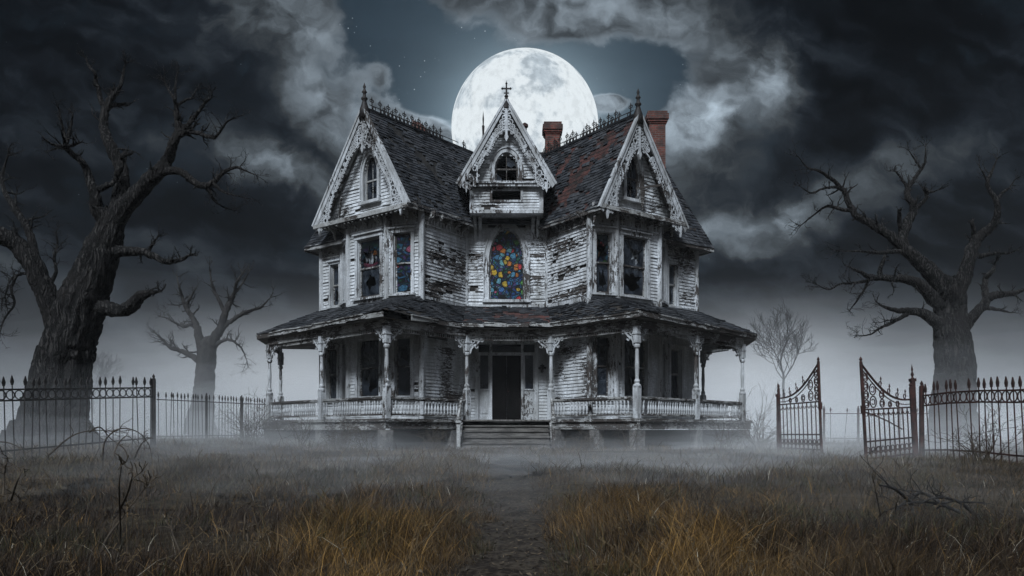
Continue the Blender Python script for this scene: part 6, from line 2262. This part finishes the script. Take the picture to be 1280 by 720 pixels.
    C *= (rg.uniform(0.2, 1.3, n) * (0.55 + 0.75 * vnoise(X * 2.3, D * 1.4, 51)))[:, None]
    me = bpy.data.meshes.new('grass')
    nv = n * 8
    me.vertices.add(nv)
    me.vertices.foreach_set('co', V_.reshape(-1))
    base = (np.arange(n) * 8)[:, None]
    quads = np.concatenate([base + np.array([[2 * i, 2 * i + 1, 2 * i + 3, 2 * i + 2]]) for i in range(3)], axis=1).reshape(-1)
    nf = n * 3
    me.loops.add(nf * 4)
    me.loops.foreach_set('vertex_index', quads.astype(np.int32))
    me.polygons.add(nf)
    me.polygons.foreach_set('loop_start', np.arange(nf, dtype=np.int32) * 4)
    me.update(calc_edges=True)
    ca = me.color_attributes.new('Col', 'FLOAT_COLOR', 'POINT')
    cc = np.ones((n, 8, 4), dtype=np.float32)
    cc[:, :, :3] = C[:, None, :]
    ca.data.foreach_set('color', cc.reshape(-1))
    me.materials.append(M['grass'])
    o = bpy.data.objects.new('grass', me)
    COL.objects.link(o)
    tag(o, 'unkempt dry golden and brown grass covering the whole yard', 'grass', kind='stuff')
    return o


grass()


M['seed'] = noisy('seed_head', (0.035, 0.026, 0.016), (0.13, 0.092, 0.05), 12.0, rough=0.95, bumps=0)


def weeds():
    r = random.Random(91)
    mb = MB()
    for _ in range(520):
        y = math.exp(r.uniform(math.log(3.2), math.log(17)))
        x = r.uniform(-0.68, 0.68) * y
        if abs(x - path_x(y)) < 0.45: continue
        z = gz(x, y)
        h_ = r.uniform(0.16, 0.42) * (0.7 if y > 9 else 1)
        a, b_ = r.gauss(0, .35) * h_, r.gauss(0, .25) * h_
        pts = [V3((x + a * t * t, y + b_ * t * t, z + h_ * t * (1 - 0.15 * t * abs(a) / h_))) for t in (0, .25, .5, .75, .92, 1.0)]
        w = 0.0016 * max(1, y / 6)
        mb.tube(pts, [w * 1.3, w * 1.2, w, w, w * 0.8, w * 0.6], 4, cap=False)
        if r.random() < 0.55:
            q = pts[-1]
            v = (pts[-1] - pts[-2]).normalized()
            for k in range(9):
                p = q - v * 0.012 * k
                s_ = 0.006 + 0.008 * math.sin(k / 9 * 3.1)
                e = p + V3((r.gauss(0, 1), r.gauss(0, 1), r.gauss(0.6, 1))) * s_
                mb.bar(p, e, 0.0035, 0.0035)
        else:
            for k in range(r.randint(2, 6)):
                p = pts[r.randint(2, 5)]
                d = V3((r.gauss(0, 1), r.gauss(0, 1), r.gauss(0.3, .6))).normalized() * r.uniform(0.012, 0.045)
                sd_ = d.orthogonal().normalized() * 0.003
                mb.poly([p, p + d * 0.5 + sd_, p + d, p + d * 0.5 - sd_])
    o = mb.build('weeds', 'seed', fix=False)
    tag(o, 'scattered dry weed stems and seed heads standing above the grass', 'weeds', kind='stuff')


weeds()


def litter():
    r = random.Random(77)
    mb = MB()
    for _ in range(900):
        y = math.exp(r.uniform(math.log(3.0), math.log(13)))
        x = path_x(y) + r.gauss(0, 0.33)
        z = gz(x, y) + 0.03
        a = r.uniform(0, 6.28)
        l = r.uniform(0.006, 0.026)
        w = l * r.uniform(0.2, 0.7)
        c, s_ = math.cos(a), math.sin(a)
        mb.poly([(x - c * l, y - s_ * l, z + r.uniform(-.006, .01)), (x + s_ * w, y - c * w, z + r.uniform(0, .015)), (x + c * l, y + s_ * l, z + r.uniform(0, .02)), (x - s_ * w, y + c * w, z + r.uniform(-.004, .012))])
    o = mb.build('fallen_leaves', 'litter', fix=False)
    tag(o, 'dead leaves and chips of bark littering the trodden path', 'leaves', kind='stuff')


M['litter'] = noisy('dead_leaf', (0.012, 0.009, 0.006), (0.12, 0.09, 0.06), 9.0, rough=0.9, bumps=0)
litter()


# ------------------------------------------------------------------ air
def vol_mat(name, dens, color=(0.93, 0.95, 0.97), g=-0.4):
    m = bpy.data.materials.new(name)
    m.use_nodes = True
    nt = m.node_tree
    nt.nodes.remove(nt.nodes['Principled BSDF'])
    v = nt.nodes.new('ShaderNodeVolumePrincipled')
    v.inputs['Color'].default_value = color + (1,)
    v.inputs['Density'].default_value = dens
    v.inputs['Anisotropy'].default_value = g
    nt.links.new(v.outputs[0], nt.nodes['Material Output'].inputs['Volume'])
    m.cycles.homogeneous_volume = True
    return m


def haze():
    mb = MB()
    F = FX()
    mb.box(F, -70, 70, -1.6, 14.0, -110, 6)
    o = mb.build('haze', vol_mat('haze_air', 0.0005))
    tag(o, kind='stuff', label='thin night haze over the whole yard', cat='haze')


def mist(x, D, z, rx, ry, rz, dens, label):
    for q, (kz, kd) in enumerate(((0.5, 0.45), (0.9, 0.28), (1.4, 0.15), (2.0, 0.08))): mist_layer(x, D, z, rx * (0.92 + 0.06 * q), ry * (0.88 + 0.1 * q), rz * kz, dens * kd, label, q)


def mist_layer(x, D, z, rx, ry, rz, dens, label, q):
    me = bpy.data.meshes.new('ground_mist')
    bm = bmesh.new()
    bmesh.ops.create_icosphere(bm, subdivisions=5, radius=1.0)
    for v in bm.verts:
        d = v.co.copy()
        k_ = 1 + 0.30 * mnoise.noise(d * 2.1 + V3((x, D, q * 5.0))) + 0.20 * mnoise.noise(d * 6.0 + V3((D, x, q * 3.0)))
        v.co = V3((d.x * rx * k_, d.y * ry * k_, d.z * rz * k_))
    bm.to_mesh(me)
    bm.free()
    me.polygons.foreach_set('use_smooth', [True] * len(me.polygons))
    me.materials.append(vol_mat('mist_air', dens))
    o = bpy.data.objects.new('ground_mist', me)
    COL.objects.link(o)
    o.location = (x, D, z)
    tag(o, ('lowest', 'second', 'third', 'topmost')[q] + ' layer of the ' + label, 'mist', kind='stuff')


haze()
for a in MISTS: mist(*a)
